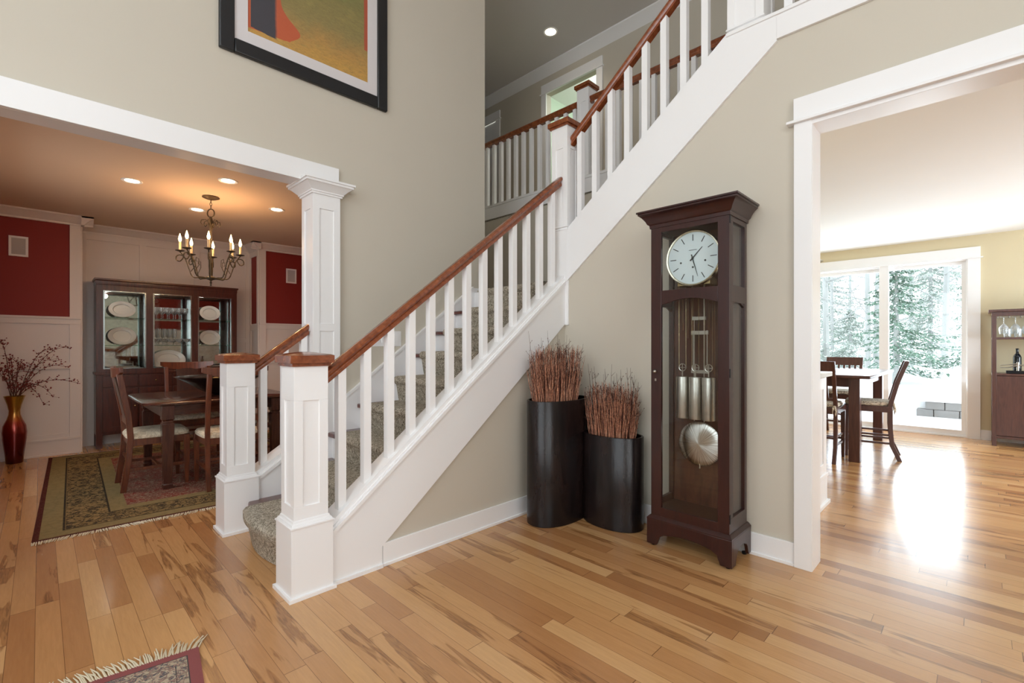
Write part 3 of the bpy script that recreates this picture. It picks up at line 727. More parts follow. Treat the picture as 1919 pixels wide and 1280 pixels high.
# door with arched mid rail
dr = M(); X_ = (cx0, cx0 + .02)
dr.box(*X_, cy0, cy0 + .064, .19, 2.0); dr.box(*X_, cy1 - .068, cy1, .19, 2.0); dr.box(*X_, cy0 + .064, cy1 - .068, .19, .245); dr.box(*X_, cy0 + .064, cy1 - .068, 1.955, 2.0)
pts = [(cy0 + .064, 1.592), (cy0 + .064, 1.50)] + [(cy0 + .064 + (.345) * t / 12, 1.50 + .035 * math.sin(PI * t / 12)) for t in range(1, 12)] + [(cy1 - .068, 1.50), (cy1 - .068, 1.592)]
dr.prism(pts, 'x', *X_)
door = dr.build('door', CLOCKW, ck, bevel=.0015)
M().box(cx0 + .008, cx0 + .012, cy0 + .06, cy1 - .064, .24, 1.53).build('glass_pane', GLASS, door); M().box(cx0 + .008, cx0 + .012, cy0 + .06, cy1 - .064, 1.59, 1.96).build('glass_pane', GLASS, door)
M().ball((cx0 - .012, 1.436, 1.09), .011, 12, 8).build('knob', NICKEL, door)
M().box(cx0 - .002, cx0 + .001, 1.431, 1.441, 1.03, 1.045).build('keyhole', NICKEL, door)
m = M(); 
for z in (.25, 1.07, 1.94): m.box(cx0 + .002, cx0 + .014, cy0 - .004, cy0 + .003, z, z + .05)
m.build('hinge', BLACKM, door)
# crown
sec = [(0, 1.985), (.006, 1.985), (.008, 2.005), (.018, 2.012), (.026, 2.03), (.042, 2.052), (.056, 2.064), (.06, 2.066), (.06, 2.076), (.068, 2.078), (.068, 2.088)]
M().loft([[(cx0 - q, cy0 - q, z), (cx1 + .012, cy0 - q, z), (cx1 + .012, cy1 + q, z), (cx0 - q, cy1 + q, z)] for q, z in sec]).build('crown', CLOCKW, ck)
# dial
dc = (2.79, 1.228, 1.781)
m = M(); m.tube([(dc[0] + .012, dc[1], dc[2]), (dc[0] + .02, dc[1], dc[2])], .168, 48)
rim = M(); rim.loft([[(dc[0] + x, dc[1] + r * math.cos(2 * PI * i / 48), dc[2] + r * math.sin(2 * PI * i / 48)) for i in range(48)] for r, x in ((.155, .0), (.158, -.01), (.165, -.012), (.171, -.004), (.171, .02))], cap=False)
dial = M().tube([(dc[0] - .002, dc[1], dc[2]), (dc[0] + .012, dc[1], dc[2])], .158, 48).build('dial', paint('pale_blue_white_dial', (222, 232, 234), .35, .01, 0), ck, label='round pale white dial with dark baton hour marks')
rim.build('bezel', metal('pale_champagne_metal', (214, 204, 182), .25), dial)
DARK = paint('dark_dial_ink', (40, 44, 46), .4)
m = M(); u0 = dc[0] - .003
def dseg(m, ang, r0, r1, w, x=u0, w1=None):
    """ang clockwise from 12 as seen from the front (viewer looks along +x, so right is -y)"""
    a = R(ang); d = (-math.sin(a), math.cos(a)); n = (d[1], -d[0]); w1 = w if w1 is None else w1
    P4 = [(dc[1] + d[0] * r + n[0] * s_, dc[2] + d[1] * r + n[1] * s_) for r, s_ in ((r0, -w), (r0, w), (r1, w1), (r1, -w1))]
    m.prism(P4, 'x', x - .001, x + .001)
for h in range(12): dseg(m, 30 * h, .105, .143, .0022)
m.build('hour_marks', DARK, dial)
m = M(); dseg(m, 164, -.022, .118, .0035, u0 - .006, .001); m.build('minute_hand', DARK, dial)
m = M(); dseg(m, 44, -.022, .085, .004, u0 - .004, .0012); m.tube([(u0 - .008, dc[1], dc[2]), (u0 + .002, dc[1], dc[2])], .006, 12); m.build('hour_hand', DARK, dial)
m = M(); m.prism([(dc[1] + .024, dc[2] + .048), (dc[1] - .024, dc[2] + .048), (dc[1] - .024, dc[2] + .0505), (dc[1] + .024, dc[2] + .0505)], 'x', u0 - .001, u0 + .001)
for sy in (-1, 0, 1):
    cyy = dc[1] + sy * .075; czz = dc[2] - (.022 if sy else .055)
    m.tube([(u0 - .001, cyy, czz), (u0 + .001, cyy, czz)], .006, 10)
m.build('winding_hole', DARK, dial)
# movement rods, pendulum, weights
for wy in (1.313, 1.231, 1.150):
    wt = M().lathe([(.0, 0), (.036, .001), (.038, .006), (.038, .252), (.036, .258), (.0, .26)], (2.83, wy, .80), 24).build('weight', NICKEL, ck)
    m = M(); c = Vector((2.83, wy, 1.115)); m.tube([c + Vector((0, .022 * math.cos(2 * PI * i / 16), .022 * math.sin(2 * PI * i / 16))) for i in range(17)], .003, 5)
    m.box(2.828, 2.832, wy - .02, wy + .02, 1.1135, 1.1165); m.box(2.828, 2.832, wy - .0015, wy + .0015, 1.095, 1.137); m.tube([(2.83, wy, 1.06), (2.83, wy, 1.095)], .004, 6)
    m.build('pulley', NICKEL, wt)
    m = M(); m.tube([(2.83, wy - .022, 1.115), (2.83, wy - .022, 1.62)], .0012, 4); m.tube([(2.83, wy + .022, 1.115), (2.83, wy + .022, 1.62)], .0012, 4); m.build('chain', BRASS, wt)
pd = M(); pc = (2.885, 1.228, .642)
pd.loft([[(pc[0] + x, pc[1] + r * math.cos(2 * PI * i / 64), pc[2] + r * math.sin(2 * PI * i / 64)) for i in range(64)] for r, x in ((.002, -.016), (.05, -.0135), (.10, -.008), (.130, -.002), (.136, .002), (.130, .006))])
def brushed():
    g = NG('radially_brushed_steel'); x, y, z = g.xyz()
    a = g.ma('ARCTAN2', g.ma('SUBTRACT', z, pc[2]), y)
    n = g.n('ShaderNodeTexNoise'); n.noise_dimensions = '1D'; g.t.links.new(a, n.inputs['W']); n.inputs['Scale'].default_value = 14; n.inputs['Detail'].default_value = 5
    tg = g.n('ShaderNodeTangent', direction_type='RADIAL', axis='X')
    g.b.inputs['Anisotropic'].default_value = .9; g.b.inputs['Anisotropic Rotation'].default_value = 0.0
    g.t.links.new(tg.outputs[0], g.b.inputs['Tangent'])
    return g.fin(g.ramp(n.outputs[0], [(.35, (176, 168, 158)), (.65, (226, 222, 216))]), .32, 1)
pend = pd.build('pendulum', brushed(), ck)
m = M()
for yy in (1.268, 1.182): m.tube([(2.885, yy, 1.09), (2.885, yy, 1.345)], .0035, 6)
for yy in (1.262, 1.20): m.tube([(2.885, yy, .78), (2.885, yy, 1.43)], .0035, 6)
m.tube([(2.885, 1.228, .49), (2.885, 1.228, .52)], .005, 8); m.tube([(2.885, 1.20, 1.42), (2.885, 1.20, 1.62)], .004, 6)
m.box(2.88, 2.89, 1.255, 1.29 if False else 1.275, 1.41, 1.432); m.box(2.88, 2.89, 1.19, 1.268, 1.41, 1.43); m.box(2.88, 2.89, 1.175, 1.28, 1.32, 1.342); m.box(2.88, 2.89, 1.175, 1.28, 1.08, 1.098)
m.build('pendulum_rod', NICKEL, pend)
m = M()
for k in range(9): y = 1.09 + .034 * k; m.tube([(2.94, y, .95 + .05 * k), (2.94, y, 1.6)], .003, 5)
m.build('chime_rod', metal('dull_bronze_rod', (96, 66, 44), .45), ck)
M().box(2.80, 2.90, 1.13, 1.33, 1.62, 1.66).build('movement', BRASS, ck)

# ------------------------------------------------------------------ planters and twigs
def planter(label, cx, cy, rx, ry, h, seed):
    t = thing('oval_floor_planter', label, 'planter', (cx, cy, 0), 0, 'glossy dark floor planters')
    N_ = 48
    def ring(q, z): return [((rx - q) * math.copysign(abs(math.cos(2 * PI * i / N_)) ** .92, math.cos(2 * PI * i / N_)), (ry - q) * math.copysign(abs(math.sin(2 * PI * i / N_)) ** .92, math.sin(2 * PI * i / N_)), z) for i in range(N_)]
    M().loft([ring(.004, 0), ring(0, .004), ring(0, h - .004), ring(.003, h), ring(.015, h), ring(.017, h - .06)], cap=True).build('planter_body', LACQ, t, local=True)
    return t
planter('taller glossy dark brown oval planter in the corner under the stairs', 2.69, 2.19, .285, .165, .865, 1)
planter('shorter glossy dark oval planter next to the tall clock', 2.855, 1.835, .145, .225, .63, 2)
def twigs(label, cx, cy, rx, ry, z0, h, n, seed, lean=(0, 0)):
    rnd = random.Random(seed); m = M(); tips = M()
    for k in range(n):
        a = rnd.uniform(0, 2 * PI); r = math.sqrt(rnd.random()); x = cx + rx * r * math.cos(a); y = cy + ry * r * math.sin(a)
        tall = rnd.random() < .09
        L = h * rnd.uniform(.42, 1.0) * (1.32 if tall else 1)
        sx = (x - cx) * .25 + rnd.uniform(-.03, .03) + lean[0]; sy = (y - cy) * .25 + rnd.uniform(-.03, .03) + lean[1]
        p = [(x + sx * t + rnd.uniform(-.008, .008) * (t > 0), y + sy * t + rnd.uniform(-.008, .008) * (t > 0), z0 - .06 + (L + .06) * t) for t in (0, .35, .7, 1)]
        (tips if tall else m).tube(p, [.0028, .0024, .0018, .0008], 4)
        for q in range(4 if tall else 3):                 # side twigs
            t = rnd.uniform(.45, .95); i = 1 if t < .7 else 2
            b = Vector(p[i]).lerp(Vector(p[i + 1]), .5); d = Vector((rnd.uniform(-1, 1), rnd.uniform(-1, 1), rnd.uniform(.8, 2))).normalized() * rnd.uniform(.02, .07)
            tips.tube([b, b + d], [.0015, .0006], 3)
            if rnd.random() < .5: tips.ball(tuple(b + d), .0035, 4, 3)
    o = m.build('dried_twigs', TWIG, smooth=False); tag(o, label, 'dried twigs', kind='stuff')
    tips.build('twig_tips', TWIGD, o, local=True, smooth=False, kind='stuff')
    return o
twigs('dense copper brown dried twigs standing in the taller planter', 2.65, 2.19, .19, .12, .84, .42, 520, 11, (0, 0))
twigs('dense copper brown dried twigs standing in the shorter planter', 2.85, 1.84, .10, .165, .60, .40, 430, 12, (0, 0))

# ------------------------------------------------------------------ rugs
def rug(label, loc, rz, hx, hy, mat, fringe_sides, fl, seed):
    t = thing('oriental_rug', label, 'rug', loc, rz)
    M().box(-hx, hx, -hy, hy, 0, .009).build('rug_body', mat, t, local=True)
    rnd = random.Random(seed); m = M()
    for side in fringe_sides:
        n = int(2 * hx / .007)
        for k in range(n):
            x = -hx + 2 * hx * (k + .5) / n + rnd.uniform(-.003, .003); L = fl * rnd.uniform(.7, 1.15); sw = math.sin(k * .07 + seed) * .4 * fl + rnd.uniform(-.2, .2) * fl
            y = side * hy
            m.tube([(x, y - side * .004, .007), (x + sw * .4, y + side * L * .5, .006), (x + sw, y + side * L, .003)], [.0036, .003, .0016], 4)
    if fringe_sides: m.build('fringe', FRINGE, t, local=True, kind='stuff')
    return t
hx, hy = 1.25, 1.54
G1 = (150, 132, 90); G2 = (140, 116, 76)
din = rug_mat('olive_and_red_wool_rug', hx, hy,
    [(0, (84, 28, 28)), (.03, G1), (.14, (50, 46, 38)), (.15, G2), (.385, (50, 46, 38)), (.395, G1), (.50, (128, 78, 66))],
    (17, [(0, (.12, .12, .12)), (.155, (1., 1., 1.)), (.385, (.12, .12, .12)), (.5, (0., 0., 0.))], (70, 60, 46), (52, 50, 42), (172, 146, 100)),
    ([(0, (0., 0., 0.)), (.50, (1., 1., 1.))], (140, 56, 50), (170, 150, 124)))
rug('olive and dark red oriental rug under the dining table', (1.265, 5.72, 0), R(-2), hx, hy, din, (-1, 1), .045, 3)
small = rug_mat('rose_bordered_wool_rug', .45, .80,
    [(0, (158, 92, 92)), (.036, (84, 80, 80)), (.041, (200, 184, 158)), (.075, (66, 66, 72)), (.081, (206, 190, 164)), (.22, (64, 62, 66)), (.23, (150, 74, 76))],
    (42, [(0, (0., 0., 0.)), (.041, (1., 1., 1.))], (104, 104, 108), (140, 116, 108), (190, 146, 134)),
    ([(0, (0., 0., 0.)), (.8, (1., 1., 1.))], (126, 96, 78), (150, 130, 104)))
# far right corner near (.46,2.30); it runs back towards the camera
rz = R(-7.5); c_ = Vector((.462, 2.285, 0)) - Matrix.Rotation(rz, 3, 'Z') @ Vector((.45, .80, 0))
rug('small rose bordered oriental rug with long fringe in the foyer foreground', tuple(c_), rz, .45, .80, small, (1,), .09, 5)

# ------------------------------------------------------------------ dining table, bowl
TC = (1.225, 5.55)
tb = thing('dining_table', 'square dark walnut dining table with rounded corners and tapered legs', 'table', (TC[0], TC[1], .009))
m = M(); hw = .61; pts = []
for qx, qy, a0 in ((1, 1, 0), (-1, 1, 90), (-1, -1, 180), (1, -1, 270)):
    for i in range(7):
        a = R(a0 + 90 * i / 6); pts.append((qx * (hw - .16) + .16 * math.cos(a), qy * (hw - .16) + .16 * math.sin(a)))
def rsc(q): return [(x * q, y * q) for x, y in pts]
m.loft([[(x, y, z) for x, y in rsc(q)] for q, z in ((.975, .722), (1.0, .732), (1.0, .745), (.985, .752))])
m.build('tabletop', TABLEW, tb, local=True)
m = M(); a = .47; 
for s_ in (-1, 1): m.box(-a, a, s_ * a - .012, s_ * a + .012, .625, .722); m.box(s_ * a - .012, s_ * a + .012, -a, a, .625, .722)
m.build('apron', TABLEW, tb, local=True)
for sx in (-1, 1):
    for sy in (-1, 1):
        m = M(); cx, cy = sx * .44, sy * .53
        sq = [(.045, .722), (.045, .60), (.036, .592), (.036, .575), (.045, .565), (.044, .52), (.03, .04), (.034, .035), (.034, 0)]
        m.loft([[(cx - q, cy - q, z), (cx + q, cy - q, z), (cx + q, cy + q, z), (cx - q, cy + q, z)] for q, z in sq])
        m.build('leg', TABLEL, tb, local=True, bevel=.002)
bw = M(); bw.lathe([(.05, 0), (.08, .006), (.17, .045), (.28, .12), (.385, .178), (.39, .184), (.38, .184), (.27, .127), (.16, .055), (.05, .02), (.001, .018)], (0, 0, 0), 40)
o = bw.build('display_bowl', wood('black_lacquer_bowl', (34, 26, 24), (18, 14, 14), .25, .5)); o.location = (1.30, 5.50, .761)
tag(o, 'wide flaring black bowl in the middle of the dining table', 'bowl')
rnd = random.Random(5); balls = []
GOLDB = [paint('gold_ornament', (196, 160, 96), .4), paint('copper_ornament', (168, 96, 52), .4), paint('cream_ornament', (214, 200, 170), .5)]
for k, (dx, dy) in enumerate(((-.09, .02), (0, -.05), (.09, .03), (-.02, .08), (.04, -.0))):
    m = M(); m.ball((0, 0, 0), .05, 16, 10)
    for q in range(8): a = 2 * PI * q / 8; m.tube([(.05 * math.cos(a) * math.sin(t), .05 * math.sin(a) * math.sin(t), .051 * math.cos(t)) for t in (0.2, .8, 1.57, 2.3, 2.9)], .004, 4)
    o = m.build('decorative_ball', GOLDB[k % 3]); o.location = (1.30 + dx, 5.50 + dy, .761 + (.115 if k < 4 else .19)); 
    tag(o, ['gold woven ball at the left of the black bowl', 'copper woven ball at the front of the black bowl', 'cream woven ball at the right of the black bowl', 'gold woven ball at the back of the black bowl', 'copper woven ball topmost in the black bowl'][k], 'ornament', 'woven balls in the bowl')

def curvebar(m, p, w, t, ax):  # swept rectangular bar through points p, cross section w (along ax) by t
    m.loft([[tuple(Vector(q) + Vector(ax) * a * w / 2 + n * b * t / 2) for a, b in ((-1, -1), (1, -1), (1, 1), (-1, 1))] for q, n in p])
def make_chair():
    """faces +x; origin at the floor, centre of the seat"""
    t = thing('dining_chair', '', 'chair')
    for sy in (-1, 1):
        m = M(); y = sy * .205
        prof = [(-.25, 0), (-.215, .25), (-.20, .45), (-.215, .65), (-.255, .88), (-.275, 1.0)]
        m.loft([[(x - .02, y - .017, z), (x + .022, y - .017, z), (x + .022, y + .017, z), (x - .02, y + .017, z)] for x, z in prof])
        m.build('rear_leg', CHAIRW, t, local=True, bevel=.003)
        m = M(); m.loft([[(.2 - q, y - q, z), (.2 + q, y - q, z), (.2 + q, y + q, z), (.2 - q, y + q, z)] for q, z in ((.015, 0), (.022, .38), (.022, .44))])
        m.build('front_leg', CHAIRW, t, local=True, bevel=.002)
    m = M()
    for (x0, x1, y0, y1) in ((-.2, .21, -.22, -.2), (-.2, .21, .2, .22), (.19, .215, -.2, .2), (-.21, -.185, -.2, .2)): m.box(x0, x1, y0, y1, .385, .44)
    m.build('seat_frame', CHAIRW, t, local=True)
    m = M()
    for y in (-.205, .205): m.box(-.2, .2, y - .008, y + .008, .17, .195)
    m.box(-.01, .01, -.2, .2, .175, .192); m.box(-.215, -.2, -.2, .2, .25, .27); m.box(.19, .205, -.2, .2, .22, .24)
    m.build('stretcher', CHAIRW, t, local=True)
    m = M(); N_ = 28
    def cr(q, z): return [(q * .228 * math.copysign(abs(math.cos(2 * PI * i / N_)) ** .35, math.cos(2 * PI * i / N_)) + .005, q * .232 * math.copysign(abs(math.sin(2 * PI * i / N_)) ** .35, math.sin(2 * PI * i / N_)), z) for i in range(N_)]
    m.loft([cr(.94, .435), cr(1.0, .445), cr(1.0, .465), cr(.93, .485), cr(.7, .496), cr(.3, .5)])
    m.build('seat_cushion', FABRIC, t, local=True)
    # crest rail: curved back and flaring wider than the posts
    m = M(); rg = []
    for i in range(13):
        u = -1 + 2 * i / 12; y = u * .26; x = -.262 - .035 * (1 - u * u); z1 = 1.05 + .008 * u * u; z0 = 1.05 - (.085 - .03 * (1 - abs(u)) ** .7 * 0 - .05 * abs(u) ** 3)
        rg.append([(x - .012, y, z0), (x + .012, y, z0), (x + .008, y, z1), (x - .016, y, z1)])
    m.loft(rg); m.build('crest_rail', CHAIRW, t, local=True, bevel=.002)
    m = M(); m.box(-.222, -.20, -.19, .19, .56, .61); m.build('lower_rail', CHAIRW, t, local=True)
    m = M(); rg = []
    for z, x in ((.60, -.215), (.75, -.243), (.88, -.268), (.98, -.292)):
        rg.append([(x - .007, -.105, z), (x + .007, -.105, z), (x + .007, .105, z), (x - .007, .105, z)])
    m.loft(rg); m.build('back_splat', wood('dark_splat_wood', (70, 40, 30), (46, 26, 20), .3, .3), t, local=True)
    return t
ch = make_chair(); ZR = .0095
ch.location = (.745, 5.33, ZR); ch['label'] = 'walnut dining chair with cream seat at the left side of the table, turned side on'; ch['group'] = 'dining chairs round the square table'
dup(ch, (1.22, 4.90, ZR), R(90), 'walnut dining chair seen from behind, at the near side of the dining table')
dup(ch, (1.22, 6.30, ZR), R(-90), 'walnut dining chair on the far side of the table in front of the china cabinet')
dup(ch, (1.80, 5.50, ZR), R(180), 'walnut dining chair at the right side of the table, behind the white newel posts')

# ------------------------------------------------------------------ vase with berry branches
vs = thing('floor_vase', 'tall copper red floor vase with a gold neck by the white wainscot', 'vase', (-.19, 7.28, 0))
M().lathe([(.045, 0), (.062, .002), (.066, .01), (.074, .1), (.092, .26), (.096, .33), (.088, .40), (.06, .47), (.046, .52), (.044, .56), (.055, .62), (.078, .70), (.084, .716), (.080, .714), (.05, .62), (.036, .55)], (0, 0, 0), 36).build('vase_body', VASE, vs, local=True)
rnd = random.Random(21)
def berry_branch(k, tgt, label):
    m = M(); b = M(); p0 = Vector((-.19 + rnd.uniform(-.02, .02), 7.28 + rnd.uniform(-.02, .02), .60)); p3 = Vector(tgt)
    p1 = p0 + Vector(((p3.x - p0.x) * .12, (p3.y - p0.y) * .12, .22)); p2 = p0.lerp(p3, .55); p2.z = max(p3.z, p0.z + .25) + .10
    pts = [(1 - t) ** 3 * p0 + 3 * (1 - t) ** 2 * t * p1 + 3 * (1 - t) * t * t * p2 + t ** 3 * p3 for t in [i / 10 for i in range(11)]]
    m.tube(pts, [.0045 - .003 * i / 10 for i in range(11)], 5)
    for i in range(3, 11):
        for q in range(4):
            d = Vector((rnd.uniform(-1, 1), rnd.uniform(-1, 1), rnd.uniform(-.2, 1))).normalized() * rnd.uniform(.015, .07); e = pts[i] + d
            m.tube([pts[i], e], [.0014, .0008], 3); b.ball(tuple(e), rnd.uniform(.005, .008), 6, 4)
        b.ball(tuple(pts[i]), .007, 6, 4)
    o = m.build('berry_branch', TWIGD); b.build('berries', BERRY, o, local=True, kind='stuff')
    tag(o, label, 'branch', 'berry branches in the floor vase')
tg = [((.30, 7.15, .83), 'dark berry branch arching lowest to the right of the copper vase'), ((.24, 7.2, 1.22), 'dark berry branch reaching furthest up and right from the vase'),
      ((.10, 7.22, 1.20), 'berry branch curving over to the right, second highest on that side'), ((.12, 7.15, 1.08), 'short berry branch leaning right at mid height above the vase'),
      ((.20, 7.1, 1.02), 'berry branch spreading right just above the arching lowest ones'), ((.03, 7.1, .62), 'thin berry twig drooping beside the gold neck of the vase'),
      ((.10, 7.1, .70), 'thin berry twig bending down right of the vase, above the drooping one'), ((-.30, 7.25, 1.28), 'upright berry branch leaning left, near the edge of the view'),
      ((-.22, 7.22, 1.10), 'upright berry branch in the thick middle of the bunch'), ((-.16, 7.3, 1.05), 'upright berry branch right of the middle of the bunch'),
      ((-.36, 7.2, 1.05), 'berry branch at the left edge of the bunch'), ((-.12, 7.2, 1.0), 'short upright berry branch above the vase mouth'),
      ((-.26, 7.15, .98), 'short dense berry branch left of the vase mouth'), ((-.42, 7.1, 1.0), 'berry branch leaving the view at the far left')]
for k, (t_, l_) in enumerate(tg): berry_branch(k, t_, l_)

# ------------------------------------------------------------------ china cabinet and contents
CY = 7.55; c0x, c1x = .478, 1.99; CB = 7.86
cab = thing('china_cabinet', 'large dark mahogany china cabinet with three glass bays in the niche', 'cabinet', (1.234, 7.7, 0))
m = M(); m.box(c0x, c1x, CY, CB, .16, .90); 
m.build('base', CABW, cab, bevel=.003)
for x in (c0x, c1x - .06):
    for y in (CY, CB - .06): M().box(x, x + .06, y, y + .06, 0, .17).build('leg', CABW, cab)
M().box(c0x - .012, c1x + .012, CY - .015, CB, .895, .925).build('waist_moulding', CABW, cab, bevel=.004)
for k in range(4):
    x0 = c0x + .06 + k * .35; x1 = x0 + .335
    dd = recess(M().box(x0, x1, CY - .012, CY, .20, .72), 'y', CY - .012, -1, x0, x1, .20, .72, .055).build('door', CABW, cab, bevel=.0015)
    M().ball((x1 - .03 if k % 2 == 0 else x0 + .03, CY - .035, .5), .011, 10, 6).build('knob', BRASS, dd)
    dw = M().box(x0, x1, CY - .014, CY, .74, .88).build('drawer', CABW, cab, bevel=.003)
    M().ball(((x0 + x1) / 2, CY - .03, .81), .011, 10, 6).build('knob', BRASS, dw)
bays = [(.545, .955), (1.03, 1.445), (1.52, 1.925)]
m = M(); m.box(c0x, c1x, CB - .02, CB, .92, 2.03); m.box(c0x, c1x, CY + .0, CB, 1.935, 2.0)
m.box(c0x, c0x + .02, CY, CB, .92, 2.0); m.box(c1x - .02, c1x, CY, CB, .92, 2.0)
for a, b in ((c0x, .545), (.955, 1.03), (1.445, 1.52), (1.925, c1x)): m.box(a, b, CY - .012, CY + .02, .92, 1.99)
m.box(c0x, c1x, CY - .012, CY + .02, 1.925, 1.99); m.box(c0x, c1x, CY - .012, CY + .02, .92, .965)
for a, b in ((.955, 1.03), (1.445, 1.52)): m.box((a + b) / 2 - .01, (a + b) / 2 + .01, CY, CB, .92, 1.95)
m.build('hutch_case', CABW, cab, bevel=.0015)
M().loft([[(c0x - q, CY - .012 - q, z), (c1x + q, CY - .012 - q, z), (c1x + q, CB, z), (c0x - q, CB, z)] for q, z in ((.0, 1.99), (.004, 2.01), (.004, 2.04), (.016, 2.05), (.016, 2.07))]).build('cornice', CABW, cab)
for k, (a, b) in enumerate(bays):
    M().box(a - .03, b + .03, CB - .024, CB - .021, .95, 1.93).build('mirror_back', MIRROR, cab)
    f = M(); 
    for (x0, x1, z0, z1) in ((a - .002, a + .012, .965, 1.925), (b - .012, b + .002, .965, 1.925), (a, b, 1.912, 1.925), (a, b, .965, .978)): f.box(x0, x1, CY - .016, CY - .008, z0, z1)
    gd = f.build('glass_door', metal('bevelled_edge', (190, 200, 200), .2), cab)
    M().box(a + .01, b - .01, CY - .012, CY - .009, .975, 1.915).build('glass_pane', GLASS, gd)
    for z in (1.25, 1.595): M().box(a - .03, b + .03, CY + .03, CB - .03, z, z + .008).build('glass_shelf', SHELFG, cab)
    M().lathe([(.001, 0), (.014, .001), (.014, .008), (.001, .009)], (a + .03, CY + .06, 1.924), 16).build('corner_bright_spot', emis('warm_bright_spot', (255, 236, 208), 6), cab)  # glowing disc added for the bright reflection in the bay corner
    l = point('cabinet_fill', (a + .05, CY + .07, 1.895), .8, (1, .93, .82), .03);  # point light added to brighten the inside of the bay
def platter(x, z, rx, rz_, label, y=7.70, group='platters in the china cabinet'):
    m = M(); N_ = 40; tilt = R(-14)
    def ring(q, d): return [(rx * q * math.cos(2 * PI * i / N_), d, rz_ * q * math.sin(2 * PI * i / N_)) for i in range(N_)]
    m.loft([ring(.02, .0), ring(.62, .0), ring(.68, -.012), ring(.95, -.02), ring(1.0, -.024), ring(1.0, -.016), ring(.68, -.002), ring(.6, .012), ring(.02, .012)])
    m.xf(Matrix.Translation((0, 0, rz_ * math.cos(tilt))) @ Matrix.Rotation(tilt, 4, 'X'))
    o = m.build('oval_platter', PORC); o.location = (x, y, z + .001)
    st_ = M(); 
    for s_ in (-1, 1): st_.tube([(x + s_ * rx * .45, y - .07, z + .002), (x + s_ * rx * .45, y - .035, z + .012), (x + s_ * rx * .45, y + .04, z + .012), (x + s_ * rx * .45, y + .09, z + .10)], .003, 5)
    st_.tube([(x - rx * .45, y + .03, z + .010), (x + rx * .45, y + .03, z + .010)], .003, 5)
    tag(o, label, 'plate', group)
    s2 = st_.build('plate_stand', BRASS); tag(s2, 'thin wire stand holding the ' + label.replace('white ', ''), 'plate stand', 'plate stands in the cabinet')
platter(.735, 1.603, .135, .105, 'white oval platter on the top shelf of the left bay')
platter(.735, 1.258, .14, .115, 'white scalloped oval platter on the middle shelf of the left bay')
platter(1.215, .925, .19, .135, 'large white oval platter standing at the bottom of the centre bay')
platter(1.69, 1.603, .125, .105, 'white oval platter on the top shelf of the right bay')
platter(1.69, 1.258, .125, .105, 'white oval platter on the middle shelf of the right bay')
ord_ = ['leftmost', 'second from left', 'third from left', 'fourth from left', 'fifth from left', 'rightmost']
goblet = [(.030, 0), (.030, .003), (.004, .008), (.004, .07), (.012, .078), (.034, .10), (.036, .15), (.033, .152), (.031, .103), (.001, .08)]
gm = None
for k in range(6):
    if gm is None: gm = M().lathe(goblet, (0, 0, 0), 16).build('wine_glass', CRYSTAL); o = gm
    else: o = gm.copy(); COL.objects.link(o)
    o.location = (1.065 + .066 * k, 7.66, 1.604); tag(o, ord_[k] + ' stemmed wine glass in the front row, top shelf of the centre bay', 'glass', 'front wine glasses on the top cabinet shelf')
for k in range(5):
    o = gm.copy(); COL.objects.link(o); o.location = (1.095 + .07 * k, 7.76, 1.604); tag(o, ord_[k if k < 4 else 5] + ' wine glass in the back row, top shelf of the centre bay', 'glass', 'back wine glasses on the top cabinet shelf')
cm = None
for k in range(5):
    if cm is None: cm = M().lathe([(.028, 0), (.028, .004), (.005, .01), (.005, .035), (.03, .05), (.045, .085), (.043, .086), (.026, .053), (.001, .045)], (0, 0, 0), 16).build('coupe_glass', CRYSTAL); o = cm
    else: o = cm.copy(); COL.objects.link(o)
    o.location = (1.07 + .085 * k, 7.66, 1.259); tag(o, ord_[k if k < 4 else 5] + ' low crystal coupe on the middle shelf of the centre bay', 'glass', 'coupes on the middle cabinet shelf')
fm = None
for k in range(4):
    if fm is None: fm = M().lathe([(.024, 0), (.024, .004), (.004, .01), (.004, .09), (.018, .11), (.02, .22), (.018, .22), (.015, .115), (.001, .10)], (0, 0, 0), 14).build('champagne_flute', CRYSTAL); o = fm
    else: o = fm.copy(); COL.objects.link(o)
    o.location = (1.12 + .06 * k, 7.77, 1.259); tag(o, ['leftmost', 'second', 'third', 'rightmost'][k] + ' tall champagne flute behind the coupes in the centre bay', 'glass', 'flutes on the middle cabinet shelf')
o = M().lathe([(.06, 0), (.065, .01), (.15, .05), (.155, .055), (.148, .055), (.06, .018), (.001, .016)], (0, 0, 0), 32).build('serving_bowl', PORC); o.location = (.76, 7.68, .925); tag(o, 'white shallow serving bowl at the bottom of the left bay', 'bowl')
o = M().lathe([(.03, 0), (.045, .01), (.055, .05), (.058, .07), (.054, .07), (.042, .02), (.001, .018)], (0, 0, 0), 24).build('silver_bowl', NICKEL); o.location = (1.69, 7.66, .925); tag(o, 'small silver bowl at the bottom of the right bay', 'bowl')

# ------------------------------------------------------------------ speakers in the red walls
def speaker(x0, x1, z0, z1, label):
    t = thing('wall_speaker', label, 'speaker', ((x0 + x1) / 2, DY, (z0 + z1) / 2), 0, 'in-wall speakers')
    m = M(); b = .02
    for (a, c, p, q) in ((x0, x0 + b, z0, z1), (x1 - b, x1, z0, z1), (x0 + b, x1 - b, z0, z0 + b), (x0 + b, x1 - b, z1 - b, z1)): m.box(a, c, DY - .012, DY, p, q)
    m.build('frame', WHITE, t); M().box(x0 + b, x1 - b, DY - .008, DY, z0 + b, z1 - b).build('grille', paint('speaker_grille', (196, 194, 194), .8, .1, .5, 300), t)
speaker(-.24, -.09, 2.235, 2.455, 'white in-wall speaker on the red wall above the floor vase')
speaker(2.65, 2.80, 2.21, 2.43, 'white in-wall speaker on the red wall beside the square column')

